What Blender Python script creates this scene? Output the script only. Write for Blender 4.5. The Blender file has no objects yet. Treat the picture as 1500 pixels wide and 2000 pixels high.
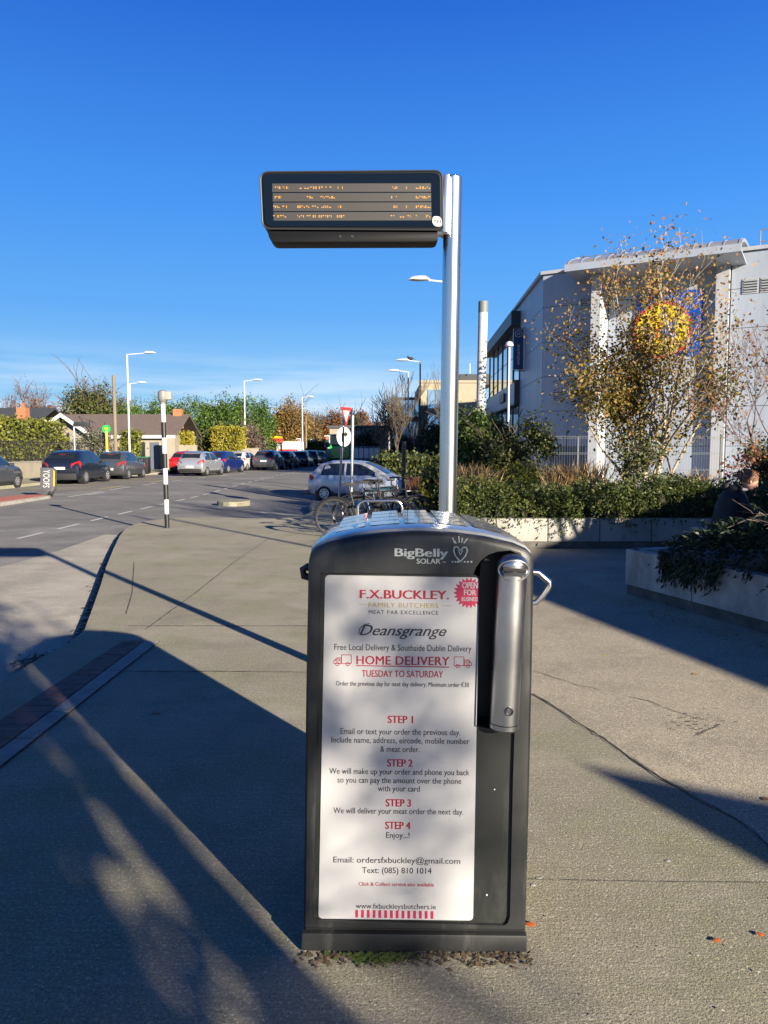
import bpy, bmesh, math, random
import numpy as np
from mathutils import Vector, Matrix
random.seed(7); RNG = np.random.default_rng(7)
scene = bpy.context.scene
COL = scene.collection
PI = math.pi

# ------------------------------------------------------------------ camera
F = 1480.0; PITCH = math.radians(4.64); H = 1.55
cam_d = bpy.data.cameras.new('camera'); cam = bpy.data.objects.new('camera', cam_d); COL.objects.link(cam)
cam.location = (0, 0, H); cam.rotation_euler = (math.radians(90) - PITCH, 0, 0)
cam_d.sensor_fit = 'VERTICAL'; cam_d.sensor_height = 24.0; cam_d.lens = 24.0 * F / 2000.0
cam_d.clip_start = 0.05; cam_d.clip_end = 3000
scene.camera = cam
scene.render.resolution_x = 768; scene.render.resolution_y = 1024

# ------------------------------------------------------------------ light
SUN_AZ = math.radians(36.5); SUN_EL = math.radians(16.5)
SUN = Vector((math.sin(SUN_AZ) * math.cos(SUN_EL), -math.cos(SUN_AZ) * math.cos(SUN_EL), math.sin(SUN_EL)))
world = bpy.data.worlds.new("World"); scene.world = world; world.use_nodes = True
wn = world.node_tree; wn.nodes.clear()
sky = wn.nodes.new('ShaderNodeTexSky'); sky.sky_type = 'NISHITA'; sky.sun_disc = False
sky.sun_elevation = SUN_EL; sky.sun_rotation = math.radians(216.5)
sky.altitude = 50; sky.air_density = 1.0; sky.dust_density = 0.3; sky.ozone_density = 3.0
hs = wn.nodes.new('ShaderNodeHueSaturation'); hs.inputs['Saturation'].default_value = 1.35; hs.inputs['Value'].default_value = 0.75
wn.links.new(sky.outputs[0], hs.inputs['Color'])
# clear winter sky: the physical sky pulled towards a deep polarised blue by elevation
tc0 = wn.nodes.new('ShaderNodeTexCoord'); sep0 = wn.nodes.new('ShaderNodeSeparateXYZ'); wn.links.new(tc0.outputs['Generated'], sep0.inputs[0])
cr0 = wn.nodes.new('ShaderNodeValToRGB'); wn.links.new(sep0.outputs['Z'], cr0.inputs[0]); ce = cr0.color_ramp.elements
ce[0].position = 0.0; ce[0].color = (0.40, 0.66, 0.95, 1); ce[1].position = 1.0; ce[1].color = (0.002, 0.014, 0.10, 1)
for p_, c_ in ((0.07, (0.31, 0.63, 1.0)), (0.17, (0.14, 0.45, 1.0)), (0.30, (0.072, 0.33, 0.98)), (0.49, (0.026, 0.155, 0.74)), (0.70, (0.006, 0.04, 0.25))):
    x_ = ce.new(p_); x_.color = (*c_, 1)
vs0 = wn.nodes.new('ShaderNodeVectorMath'); vs0.operation = 'SCALE'; vs0.inputs['Scale'].default_value = 6.6; wn.links.new(cr0.outputs[0], vs0.inputs[0])
sk = wn.nodes.new('ShaderNodeMix'); sk.data_type = 'RGBA'; sk.inputs['Factor'].default_value = 0.85
wn.links.new(hs.outputs[0], sk.inputs['A']); wn.links.new(vs0.outputs[0], sk.inputs['B'])
# thin clouds, a band low over the horizon and one wisp
tc = wn.nodes.new('ShaderNodeTexCoord'); sep = wn.nodes.new('ShaderNodeSeparateXYZ'); wn.links.new(tc.outputs['Generated'], sep.inputs[0])
mp = wn.nodes.new('ShaderNodeMapping'); mp.inputs['Scale'].default_value = (2.2, 2.2, 26); wn.links.new(tc.outputs['Generated'], mp.inputs[0])
nz = wn.nodes.new('ShaderNodeTexNoise'); nz.inputs['Scale'].default_value = 2.0; nz.inputs['Detail'].default_value = 7; wn.links.new(mp.outputs[0], nz.inputs['Vector'])
rp = wn.nodes.new('ShaderNodeMapRange'); rp.inputs['From Min'].default_value = 0.42; rp.inputs['From Max'].default_value = 0.66; wn.links.new(nz.outputs['Fac'], rp.inputs['Value'])
bd = wn.nodes.new('ShaderNodeMapRange'); bd.inputs['From Min'].default_value = 0.135; bd.inputs['From Max'].default_value = 0.05; wn.links.new(sep.outputs['Z'], bd.inputs['Value'])
mu = wn.nodes.new('ShaderNodeMath'); mu.operation = 'MULTIPLY'; wn.links.new(rp.outputs[0], mu.inputs[0]); wn.links.new(bd.outputs[0], mu.inputs[1])
mu2 = wn.nodes.new('ShaderNodeMath'); mu2.operation = 'MULTIPLY'; mu2.inputs[1].default_value = 1.0; wn.links.new(mu.outputs[0], mu2.inputs[0])
cm = wn.nodes.new('ShaderNodeMix'); cm.data_type = 'RGBA'; cm.inputs['B'].default_value = (4.4, 5.6, 7.0, 1)
wn.links.new(sk.outputs['Result'], cm.inputs['A']); wn.links.new(mu2.outputs[0], cm.inputs['Factor'])
bg = wn.nodes.new('ShaderNodeBackground'); bg.inputs['Strength'].default_value = 0.05
wo = wn.nodes.new('ShaderNodeOutputWorld'); wn.links.new(cm.outputs['Result'], bg.inputs['Color']); wn.links.new(bg.outputs[0], wo.inputs[0])
sl = bpy.data.lights.new('sun', 'SUN'); sl.energy = 5.0; sl.angle = math.radians(0.53); sl.color = (1.0, 0.88, 0.71)
so = bpy.data.objects.new('sun', sl); COL.objects.link(so); so.rotation_euler = SUN.to_track_quat('Z', 'Y').to_euler(); so.location = (20, -20, 30)
scene.view_settings.view_transform = 'Standard'; scene.view_settings.look = 'None'
scene.view_settings.exposure = 1.6; scene.view_settings.gamma = 1.0; scene.view_settings.use_curve_mapping = False
scene.cycles.max_bounces = 6; scene.cycles.transparent_max_bounces = 8
scene.cycles.use_denoising = True

# ------------------------------------------------------------------ helpers
CP, SP = math.cos(PITCH), math.sin(PITCH)
def ray(px, py):
    a = (px - 750) / F; b = -(py - 1000) / F
    return Vector((a, CP + b * SP, -SP + b * CP))
def at(px, py, Y):
    r = ray(px, py); t = Y / r.y
    return Vector((r.x * t, Y, H + r.z * t))
def gp(px, py, z=0.0):
    r = ray(px, py); t = (z - H) / r.z
    return Vector((r.x * t, r.y * t, z))
def sx(px, Y): return at(px, 880, Y).x
def clamp(v, a=0.0, b=1.0): return max(a, min(b, v))
def gz(x, y):
    f = clamp((y - 15) / 20)
    return -0.12 + 0.12 * f - 0.34 * math.exp(-((x - 1.5) / 6.5) ** 2 - ((y - 28.5) / 6.5) ** 2)

class MB:
    def __init__(s): s.v = []; s.f = []; s.m = []
    def add(s, vs, fs, mi=0):
        o = len(s.v); s.v += [tuple(v) for v in vs]; s.f += [tuple(i + o for i in f) for f in fs]; s.m += [mi] * len(fs); return s
    def box(s, c, d, rz=0, mi=0, rx=0, ry=0):
        M = Matrix.Translation(c) @ Matrix.Rotation(rz, 4, 'Z') @ Matrix.Rotation(ry, 4, 'Y') @ Matrix.Rotation(rx, 4, 'X')
        hx, hy, hz = d[0] / 2, d[1] / 2, d[2] / 2
        vs = [M @ Vector((x, y, z)) for x in (-hx, hx) for y in (-hy, hy) for z in (-hz, hz)]
        return s.add(vs, [(0, 1, 3, 2), (4, 6, 7, 5), (0, 4, 5, 1), (2, 3, 7, 6), (0, 2, 6, 4), (1, 5, 7, 3)], mi)
    def cyl(s, a, b, r0, r1=None, n=12, caps=True, mi=0):
        a = Vector(a); b = Vector(b); r1 = r0 if r1 is None else r1
        d = (b - a).normalized(); up = Vector((0, 0, 1)) if abs(d.z) < 0.95 else Vector((1, 0, 0))
        u = d.cross(up).normalized(); w = d.cross(u)
        vs = []
        for p, r in ((a, r0), (b, r1)):
            for i in range(n):
                t = 2 * PI * i / n; vs.append(p + (u * math.cos(t) + w * math.sin(t)) * r)
        fs = [(i, (i + 1) % n, n + (i + 1) % n, n + i) for i in range(n)]
        if caps: fs += [tuple(range(n - 1, -1, -1)), tuple(range(n, 2 * n))]
        return s.add(vs, fs, mi)
    def tube(s, pts, r, n=8, closed=False, mi=0, caps=True):
        pts = [Vector(p) for p in pts]; N = len(pts); rs = r if isinstance(r, (list, tuple)) else [r] * N
        vs = []; prev = None
        for i, p in enumerate(pts):
            if closed: t = pts[(i + 1) % N] - pts[i - 1]
            else: t = pts[min(i + 1, N - 1)] - pts[max(i - 1, 0)]
            t.normalize()
            if prev is None:
                up = Vector((0, 0, 1)) if abs(t.z) < 0.9 else Vector((1, 0, 0)); u = t.cross(up).normalized()
            else: u = (prev - t * prev.dot(t)).normalized()
            prev = u; w = t.cross(u)
            for k in range(n):
                q = 2 * PI * k / n; vs.append(p + (u * math.cos(q) + w * math.sin(q)) * rs[i])
        fs = []
        for i in range(N if closed else N - 1):
            j = (i + 1) % N
            for k in range(n): fs.append((i * n + k, i * n + (k + 1) % n, j * n + (k + 1) % n, j * n + k))
        if caps and not closed: fs += [tuple(range(n - 1, -1, -1)), tuple(range((N - 1) * n, N * n))]
        return s.add(vs, fs, mi)
    def lathe(s, c, prof, n=16, mi=0):
        c = Vector(c); vs = []; N = len(prof)
        for r, z in prof:
            for k in range(n):
                q = 2 * PI * k / n; vs.append(c + Vector((r * math.cos(q), r * math.sin(q), z)))
        fs = [(i * n + k, i * n + (k + 1) % n, (i + 1) * n + (k + 1) % n, (i + 1) * n + k) for i in range(N - 1) for k in range(n)]
        fs += [tuple(range(n - 1, -1, -1)), tuple(range((N - 1) * n, N * n))]
        return s.add(vs, fs, mi)
    def prism(s, poly, ext, mi=0):
        # poly: list of 3D points, ext: vector
        n = len(poly); poly = [Vector(p) for p in poly]; ext = Vector(ext)
        vs = poly + [p + ext for p in poly]
        fs = [tuple(range(n - 1, -1, -1)), tuple(range(n, 2 * n))] + [(i, (i + 1) % n, n + (i + 1) % n, n + i) for i in range(n)]
        return s.add(vs, fs, mi)
    def poly(s, pts, mi=0): return s.add(pts, [tuple(range(len(pts)))], mi)
    def ball(s, c, r, n=10, mi=0, sc=(1, 1, 1)):
        m = max(4, n // 2 + 1); vs = []; c = Vector(c)
        for i in range(1, m):
            th = PI * i / m
            for k in range(n):
                q = 2 * PI * k / n; vs.append(c + Vector((r * sc[0] * math.sin(th) * math.cos(q), r * sc[1] * math.sin(th) * math.sin(q), r * sc[2] * math.cos(th))))
        vs += [c + Vector((0, 0, r * sc[2])), c - Vector((0, 0, r * sc[2]))]; a = len(vs) - 2; b = a + 1
        fs = [(i * n + k, i * n + (k + 1) % n, (i + 1) * n + (k + 1) % n, (i + 1) * n + k) for i in range(m - 2) for k in range(n)]
        fs += [(a, (k + 1) % n, k) for k in range(n)] + [(b, (m - 2) * n + k, (m - 2) * n + (k + 1) % n) for k in range(n)]
        return s.add(vs, fs, mi)
    def build(s, name, mats, parent=None, smooth=True, bevel=0, off=None, **props):
        me = bpy.data.meshes.new(name)
        o = off if off is not None else (parent_origin(parent) if parent else Vector((0, 0, 0)))
        me.from_pydata([(v[0] - o[0], v[1] - o[1], v[2] - o[2]) for v in s.v], [], s.f)
        if not isinstance(mats, (list, tuple)): mats = [mats]
        for m in mats: me.materials.append(m)
        me.polygons.foreach_set('material_index', s.m)
        bm = bmesh.new(); bm.from_mesh(me); bmesh.ops.recalc_face_normals(bm, faces=bm.faces)
        if bevel:
            es = [e for e in bm.edges if len(e.link_faces) == 2 and e.calc_face_angle(0) > 0.5]
            bmesh.ops.bevel(bm, geom=es, offset=bevel, segments=2, profile=0.6, affect='EDGES', clamp_overlap=True)
        bm.to_mesh(me); bm.free()
        if smooth: smooth_by_angle(me)
        me.update()
        return link(name, me, parent, **props)

def smooth_by_angle(me, ang=math.radians(35)):
    me.polygons.foreach_set('use_smooth', [True] * len(me.polygons))
    bm = bmesh.new(); bm.from_mesh(me)
    for e in bm.edges:
        if len(e.link_faces) != 2 or e.calc_face_angle(0) > ang: e.smooth = False
    bm.to_mesh(me); bm.free()
ABS = {}
def parent_origin(p):
    o = Vector((0, 0, 0))
    while p is not None:
        o += p.location; p = p.parent
    return o
def link(name, me, parent=None, **props):
    o = bpy.data.objects.new(name, me); COL.objects.link(o)
    if parent: o.parent = parent
    for k, v in props.items():
        if v is not None: o[k] = v
    return o
def thing(name, label, category, loc=(0, 0, 0), group=None):
    o = bpy.data.objects.new(name, None); COL.objects.link(o); o.location = Vector(loc); o.empty_display_size = 0.1
    o['label'] = label; o['category'] = category
    if group: o['group'] = group
    return o
def tag(o, label, category, group=None):
    o['label'] = label; o['category'] = category
    if group: o['group'] = group
    return o
def copy_tree(o, parent=None, loc=None, rz=None, label=None):
    c = o.copy(); COL.objects.link(c); c.parent = parent
    if loc is not None: c.location = Vector(loc)
    if rz is not None: c.rotation_euler.z = rz
    if label: c['label'] = label
    for ch in list(o.children):
        if ch is not c: copy_tree(ch, c)
    return c
def dup(o, parent, loc=(0, 0, 0), rot=None):
    c = o.copy(); COL.objects.link(c); c.parent = parent; c.location = Vector(loc)
    if rot: c.rotation_euler = rot
    return c

# ------------------------------------------------------------------ materials
def mat(name, col, rough=0.6, metal=0.0, var=0.0, vscale=5.0, bump=0.0, bscale=40.0, spec=0.5, coat=0.0, col2=None, emit=None, estr=0.0, stretch=(1, 1, 1), detail=5, rvar=0.0):
    if metal < 0.5:
        col = tuple(c * 0.75 for c in col); col2 = tuple(c * 0.75 for c in col2) if col2 else None
    m = bpy.data.materials.new(name); m.use_nodes = True; nt = m.node_tree; b = nt.nodes['Principled BSDF']
    b.inputs['Base Color'].default_value = (*col, 1); b.inputs['Roughness'].default_value = rough; b.inputs['Metallic'].default_value = metal
    b.inputs['Specular IOR Level'].default_value = spec; b.inputs['Coat Weight'].default_value = coat
    if emit: b.inputs['Emission Color'].default_value = (*emit, 1); b.inputs['Emission Strength'].default_value = estr
    if var or bump or col2 or rvar:
        tcn = nt.nodes.new('ShaderNodeTexCoord'); mpn = nt.nodes.new('ShaderNodeMapping'); mpn.inputs['Scale'].default_value = stretch
        nt.links.new(tcn.outputs['Object'], mpn.inputs[0])
    if var or col2:
        n = nt.nodes.new('ShaderNodeTexNoise'); n.inputs['Scale'].default_value = vscale; n.inputs['Detail'].default_value = detail; n.inputs['Roughness'].default_value = 0.65
        nt.links.new(mpn.outputs[0], n.inputs['Vector'])
        mr = nt.nodes.new('ShaderNodeMapRange'); mr.inputs['From Min'].default_value = 0.3; mr.inputs['From Max'].default_value = 0.7
        nt.links.new(n.outputs['Fac'], mr.inputs['Value'])
        mx = nt.nodes.new('ShaderNodeMix'); mx.data_type = 'RGBA'
        c2 = col2 if col2 else tuple(c * (1 + var) for c in col); c1 = col if col2 else tuple(c * (1 - var) for c in col)
        mx.inputs['A'].default_value = (*c1, 1); mx.inputs['B'].default_value = (*c2, 1)
        nt.links.new(mr.outputs[0], mx.inputs['Factor']); nt.links.new(mx.outputs['Result'], b.inputs['Base Color'])
        if rvar:
            rr = nt.nodes.new('ShaderNodeMapRange'); rr.inputs['To Min'].default_value = rough - rvar; rr.inputs['To Max'].default_value = rough + rvar
            nt.links.new(n.outputs['Fac'], rr.inputs['Value']); nt.links.new(rr.outputs[0], b.inputs['Roughness'])
    if bump:
        n2 = nt.nodes.new('ShaderNodeTexNoise'); n2.inputs['Scale'].default_value = bscale; n2.inputs['Detail'].default_value = 4
        nt.links.new(mpn.outputs[0], n2.inputs['Vector'])
        bp = nt.nodes.new('ShaderNodeBump'); bp.inputs['Strength'].default_value = bump; bp.inputs['Distance'].default_value = 0.01
        nt.links.new(n2.outputs['Fac'], bp.inputs['Height']); nt.links.new(bp.outputs[0], b.inputs['Normal'])
    return m

def add_scuff(m, scale, stretch, lo, hi, color, amt):
    """lay a second, sparser noise of dust / streaks over a material's own colour"""
    nt = m.node_tree; b = nt.nodes['Principled BSDF']; N = nt.nodes.new; L = nt.links.new
    t = N('ShaderNodeTexCoord'); mp_ = N('ShaderNodeMapping'); mp_.inputs['Scale'].default_value = stretch; L(t.outputs['Object'], mp_.inputs[0])
    n = N('ShaderNodeTexNoise'); n.inputs['Scale'].default_value = scale; n.inputs['Detail'].default_value = 8; n.inputs['Roughness'].default_value = .72; L(mp_.outputs[0], n.inputs['Vector'])
    r = N('ShaderNodeMapRange'); r.inputs['From Min'].default_value = lo; r.inputs['From Max'].default_value = hi; r.inputs['To Max'].default_value = amt; L(n.outputs['Fac'], r.inputs['Value'])
    x = N('ShaderNodeMix'); x.data_type = 'RGBA'; x.inputs['B'].default_value = (*color, 1); L(r.outputs[0], x.inputs['Factor'])
    s = b.inputs['Base Color']
    if s.links: L(s.links[0].from_socket, x.inputs['A'])
    else: x.inputs['A'].default_value = s.default_value[:]
    L(x.outputs['Result'], s)

def ground_mat(name, c_dark, c_light, patch=None, speck=0.5, grain=220.0, streak=0.0, moss=None, big=0.6, bump=0.5):
    """aggregate surface: large stains, mid mottling, speckle, optional broom streaks and moss patches"""
    m = bpy.data.materials.new(name); m.use_nodes = True; nt = m.node_tree; b = nt.nodes['Principled BSDF']; b.inputs['Roughness'].default_value = 0.9
    b.inputs['Specular IOR Level'].default_value = 0.25
    N = nt.nodes.new; L = nt.links.new
    t = N('ShaderNodeTexCoord')
    def noise(sc, det=4, rough=0.6, vec=None, st=None):
        n = N('ShaderNodeTexNoise'); n.inputs['Scale'].default_value = sc; n.inputs['Detail'].default_value = det; n.inputs['Roughness'].default_value = rough
        if st:
            mpp = N('ShaderNodeMapping'); mpp.inputs['Scale'].default_value = st; L(t.outputs['Object'], mpp.inputs[0]); L(mpp.outputs[0], n.inputs['Vector'])
        else: L(t.outputs['Object'], n.inputs['Vector'])
        return n.outputs['Fac']
    def rng(v, a, bb, c=0, d=1):
        r = N('ShaderNodeMapRange'); r.inputs['From Min'].default_value = a; r.inputs['From Max'].default_value = bb; r.inputs['To Min'].default_value = c; r.inputs['To Max'].default_value = d
        L(v, r.inputs['Value']); return r.outputs[0]
    def mix(f, A, B, mode='MIX'):
        x = N('ShaderNodeMix'); x.data_type = 'RGBA'; x.blend_type = mode
        if isinstance(f, float): x.inputs['Factor'].default_value = f
        else: L(f, x.inputs['Factor'])
        for k, q in (('A', A), ('B', B)):
            if isinstance(q, tuple): x.inputs[k].default_value = (*q, 1)
            else: L(q, x.inputs[k])
        return x.outputs['Result']
    base = mix(rng(noise(big, 6), 0.3, 0.7), c_dark, c_light)
    if patch: base = mix(rng(noise(0.23, 5, 0.7), 0.52, 0.66), base, patch)
    if moss: base = mix(rng(noise(1.1, 6, 0.75), 0.47, 0.68, 0, 0.8), base, moss)
    if streak:
        base = mix(rng(noise(9, 4, 0.7, st=(0.35, 7, 1)), 0.35, 0.7, 0, streak), base, tuple(c * 0.55 for c in c_dark))
        base = mix(rng(noise(14, 4, 0.7, st=(0.3, 9, 1)), 0.5, 0.75, 0, streak * 0.7), base, tuple(min(1, c * 1.6) for c in c_light))
    g1 = noise(grain, 2, 0.7)
    base = mix(rng(g1, 0.50, 0.64, 0, speck), base, tuple(c * 0.38 for c in c_dark))
    g2 = noise(grain * 0.62, 3, 0.8)
    base = mix(rng(g2, 0.54, 0.66, 0, speck), base, tuple(min(1, c * 1.9) for c in c_light))
    base = mix(rng(noise(1.9, 7, 0.72), 0.52, 0.72, 0, 0.45), base, tuple(c * 0.5 for c in c_dark))
    base = mix(rng(noise(0.9, 5, 0.7, st=(1, 1.7, 1)), 0.55, 0.7, 0, 0.35), base, tuple(min(1, c * 1.15) for c in c_light))
    g3 = noise(34, 5, 0.8)
    base = mix(rng(g3, 0.42, 0.68, 0, 0.30), base, tuple(c * 0.6 for c in c_dark))
    L(base, b.inputs['Base Color'])
    bp = N('ShaderNodeBump'); bp.inputs['Strength'].default_value = bump; bp.inputs['Distance'].default_value = 0.006
    L(g1, bp.inputs['Height']); L(bp.outputs[0], b.inputs['Normal'])
    return m

def leaf_mat(name, stops, trans=0.35, rough=0.5):
    m = bpy.data.materials.new(name); m.use_nodes = True; nt = m.node_tree; b = nt.nodes['Principled BSDF']; out = nt.nodes['Material Output']
    N = nt.nodes.new; L = nt.links.new
    stops = [tuple(c * 0.8 for c in s) for s in stops]
    at_ = N('ShaderNodeAttribute'); at_.attribute_name = 'tint'
    cr = N('ShaderNodeValToRGB'); e = cr.color_ramp.elements
    e[0].position = 0; e[0].color = (*stops[0], 1); e[1].position = 1; e[1].color = (*stops[-1], 1)
    for i, c in enumerate(stops[1:-1]):
        x = e.new((i + 1) / (len(stops) - 1)); x.color = (*c, 1)
    L(at_.outputs['Fac'], cr.inputs[0]); L(cr.outputs[0], b.inputs['Base Color'])
    b.inputs['Roughness'].default_value = rough; b.inputs['Specular IOR Level'].default_value = 0.3
    tr = N('ShaderNodeBsdfTranslucent'); L(cr.outputs[0], tr.inputs['Color'])
    ms = N('ShaderNodeMixShader'); ms.inputs[0].default_value = trans
    L(b.outputs[0], ms.inputs[1]); L(tr.outputs[0], ms.inputs[2]); L(ms.outputs[0], out.inputs[0])
    return m

def leaves_mesh(name, P, size, mat_, aspect=0.6, tint=None, parent=None, up=0.0, svar=0.4, dirs=None, **props):
    """P: (N,3) world positions. one bent rhombus (4 verts) a leaf"""
    P = np.asarray(P, dtype=np.float64); n = len(P)
    if dirs is None: d = RNG.normal(size=(n, 3))
    else: d = np.asarray(dirs) + RNG.normal(size=(n, 3)) * 0.35
    d[:, 2] += up; d /= np.linalg.norm(d, axis=1)[:, None] + 1e-9
    q = RNG.normal(size=(n, 3)); s = np.cross(d, q); s /= np.linalg.norm(s, axis=1)[:, None] + 1e-9
    L_ = size * (1 + svar * RNG.uniform(-1, 1, size=n))[:, None]
    nn = np.cross(d, s)
    V = np.empty((n, 4, 3)); V[:, 0] = P - d * L_ * 0.5; V[:, 2] = P + d * L_ * 0.5
    V[:, 1] = P + s * L_ * aspect * 0.5 + nn * L_ * 0.12; V[:, 3] = P - s * L_ * aspect * 0.5 + nn * L_ * 0.12
    V = V.reshape(-1, 3)
    o = parent_origin(parent) if parent else Vector((0, 0, 0)); V = V - np.array(o[:])
    me = bpy.data.meshes.new(name); me.vertices.add(4 * n); me.vertices.foreach_set('co', V.ravel())
    me.loops.add(4 * n); me.loops.foreach_set('vertex_index', np.arange(4 * n))
    me.polygons.add(n); me.polygons.foreach_set('loop_start', np.arange(0, 4 * n, 4)); me.polygons.foreach_set('loop_total', np.full(n, 4))
    a = me.attributes.new('tint', 'FLOAT', 'FACE')
    tv = RNG.uniform(0, 1, n) if tint is None else np.clip(tint + RNG.normal(size=n) * 0.13, 0, 1)
    a.data.foreach_set('value', tv)
    me.materials.append(mat_); me.update(calc_edges=True)
    return link(name, me, parent, **props)

def clump_points(sampler, nclump, nleaf, spread, flat=0.7):
    C = np.array([sampler() for _ in range(nclump)])
    tints = RNG.uniform(0.15, 0.85, nclump)
    sp = spread * RNG.uniform(0.6, 1.3, nclump)
    idx = RNG.integers(0, nclump, nleaf)
    off = RNG.normal(size=(nleaf, 3)) * sp[idx][:, None]; off[:, 2] *= flat
    return C[idx] + off, tints[idx]
def ell_shell(c, r, inner=0.55, zmin=-1):
    def f():
        while True:
            d = RNG.normal(size=3); d /= np.linalg.norm(d)
            if d[2] < zmin: continue
            k = inner + (1 - inner) * RNG.uniform() ** 0.6
            k *= 1 + 0.13 * math.sin(d[0] * 7 + c[0]) * math.sin(d[2] * 6 + c[1])
            return (c[0] + d[0] * r[0] * k, c[1] + d[1] * r[1] * k, c[2] + d[2] * r[2] * k)
    return f
def box_shell(c0, c1):
    def f():
        p = [RNG.uniform(a, b) for a, b in zip(c0, c1)]
        k = RNG.integers(0, 5)
        ax, hi = [(2, 1), (1, 0), (0, 0), (0, 1), (2, 1)][k]
        if RNG.uniform() < 0.75: p[ax] = (c1 if hi else c0)[ax]
        return tuple(p)
    return f

def skeleton(mb, base, direc, length, rad, depth, tips, spread=0.6, nkids=3, taper=0.62, upb=0.15, seg=4, rmin=0.004, wob=0.12, n=6, shrink=0.68, start=0.3):
    p = Vector(base); d = Vector(direc).normalized(); pts = [p.copy()]; rs = [rad]
    for i in range(seg):
        d = (d + Vector((RNG.normal(), RNG.normal(), RNG.normal() * 0.5)) * wob + Vector((0, 0, upb * 0.3))).normalized()
        p = p + d * length / seg; pts.append(p.copy()); rs.append(max(rmin, rad * (1 - (1 - taper) * (i + 1) / seg)))
    if depth == 0: rs[-1] = rmin * 0.6
    mb.tube(pts, rs, n=max(3, n), caps=False)
    tips += [(pts[-1], d)] + ([(pts[2], d)] if depth <= 1 else [])
    if depth == 0: return
    for k in range(nkids):
        i = max(1, min(seg, int(round((start + (1 - start) * (k + RNG.uniform(0.3, 1)) / nkids) * seg))))
        a = RNG.uniform(0, 2 * PI); q = Vector((math.cos(a), math.sin(a), 0)); q = (q - d * q.dot(d)).normalized()
        nd = (d * (1 - spread * 0.45) + q * spread + Vector((0, 0, upb))).normalized()
        skeleton(mb, pts[i], nd, length * shrink * RNG.uniform(0.75, 1.15), max(rmin, rs[i] * 0.6), depth - 1, tips, spread, nkids, taper, upb, seg, rmin, wob, n - 1, shrink, start)

_tm = {}
def text_mesh(s, bold=0.0, shear=0.0, spacing=1.0):
    """lettering outline as a flat mesh; bold = three copies side by side, each a hair above the last"""
    k = (s, shear, spacing)
    if k not in _tm:
        cu = bpy.data.curves.new('lettering', 'FONT'); cu.body = s; cu.shear = shear; cu.space_character = spacing; cu.resolution_u = 3
        ob = bpy.data.objects.new('t', cu); COL.objects.link(ob); dg = bpy.context.evaluated_depsgraph_get(); dg.update()
        me = bpy.data.meshes.new_from_object(ob.evaluated_get(dg)); bpy.data.objects.remove(ob); bpy.data.curves.remove(cu)
        _tm[k] = (np.array([v.co[:] for v in me.vertices]), [tuple(p.vertices) for p in me.polygons]); bpy.data.meshes.remove(me)
    V, Fc = _tm[k]
    if not bold: return V, Fc
    VV = []; FF = []
    for i, dx in enumerate((-bold, 0, bold)):
        W = V.copy(); W[:, 0] += dx; W[:, 2] += i * 0.00012; FF += [tuple(q + i * len(V) for q in f) for f in Fc]; VV.append(W)
    return np.concatenate(VV), FF
def text_on(name, s, origin, ux, uz, cx, cz, w, cap, material, parent, bold=0.0, shear=0.0, spacing=1.0, **props):
    """lettering centred on local (cx, cz) of plane origin + x*ux + z*uz; w = width, cap = capital height"""
    V, Fc = text_mesh(s, bold, shear, spacing)
    x0, x1 = V[:, 0].min(), V[:, 0].max(); kx = w / (x1 - x0); kz = cap / 0.70
    ux = Vector(ux); uz = Vector(uz); o = Vector(origin); nn = ux.cross(uz)
    vs = [o + ux * (cx - w / 2 + (v[0] - x0) * kx) + uz * (cz - cap / 2 + v[1] * kz) + nn * v[2] for v in V]
    mb = MB(); mb.add(vs, Fc); return mb.build(name, material, parent, smooth=False, **props)
# ------------------------------------------------------------------ shared materials
M = {}
M['concrete_pave'] = ground_mat('concrete pavement', (0.222, 0.204, 0.152), (0.345, 0.316, 0.238), patch=(0.40, 0.378, 0.315), moss=(0.215, 0.225, 0.105), streak=0.4, speck=0.6, grain=130)
M['tarmac_path'] = ground_mat('worn buff tarmac', (0.262, 0.232, 0.178), (0.40, 0.352, 0.262), patch=(0.351, 0.311, 0.216), speck=0.6, grain=130, big=0.9)
M['asphalt'] = ground_mat('road asphalt', (0.132, 0.129, 0.118), (0.208, 0.200, 0.180), patch=(0.256, 0.248, 0.232), speck=0.4, grain=120)
M['bay'] = ground_mat('bus bay concrete', (0.300, 0.277, 0.225), (0.450, 0.413, 0.338), patch=(0.240, 0.225, 0.188), speck=0.45, grain=110, big=0.8)
M['soil'] = mat('dark soil', (0.05, 0.038, 0.025), 0.95, var=0.4, vscale=8, bump=0.8, bscale=30)
M['lawn'] = mat('lawn grass', (0.06, 0.085, 0.025), 0.95, var=0.3, vscale=3)
M['joint'] = mat('dirt filled joint', (0.035, 0.032, 0.026), 0.95)
M['red_brick_paver'] = mat('red brick paver', (0.20, 0.105, 0.088), 0.85, var=0.4, vscale=9, bump=0.3, bscale=90)
M['grey_slab'] = mat('grey paving slab', (0.308, 0.294, 0.266), 0.85, var=0.25, vscale=7, bump=0.3, bscale=90)
M['road_white'] = mat('worn white road paint', (0.589, 0.589, 0.551), 0.8, var=0.25, vscale=9)
M['road_yellow'] = mat('worn yellow road paint', (0.52, 0.40, 0.10), 0.8, var=0.25, vscale=9)
M['red_surf'] = mat('red surfacing', (0.42, 0.13, 0.08), 0.9, var=0.2, vscale=6)
M['wall_conc'] = mat('planter concrete', (0.357, 0.344, 0.306), 0.85, var=0.16, vscale=1.6, bump=0.25, bscale=60, detail=8)
M['wall_conc_dirty'] = mat('weathered planter concrete', (0.30, 0.30, 0.28), 0.9, col2=(0.50, 0.495, 0.455), vscale=2.6, bump=0.3, bscale=60, detail=9)
M['plinth'] = mat('dark wall footing', (0.10, 0.095, 0.085), 0.95, var=0.4, vscale=6, bump=0.4)
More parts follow.
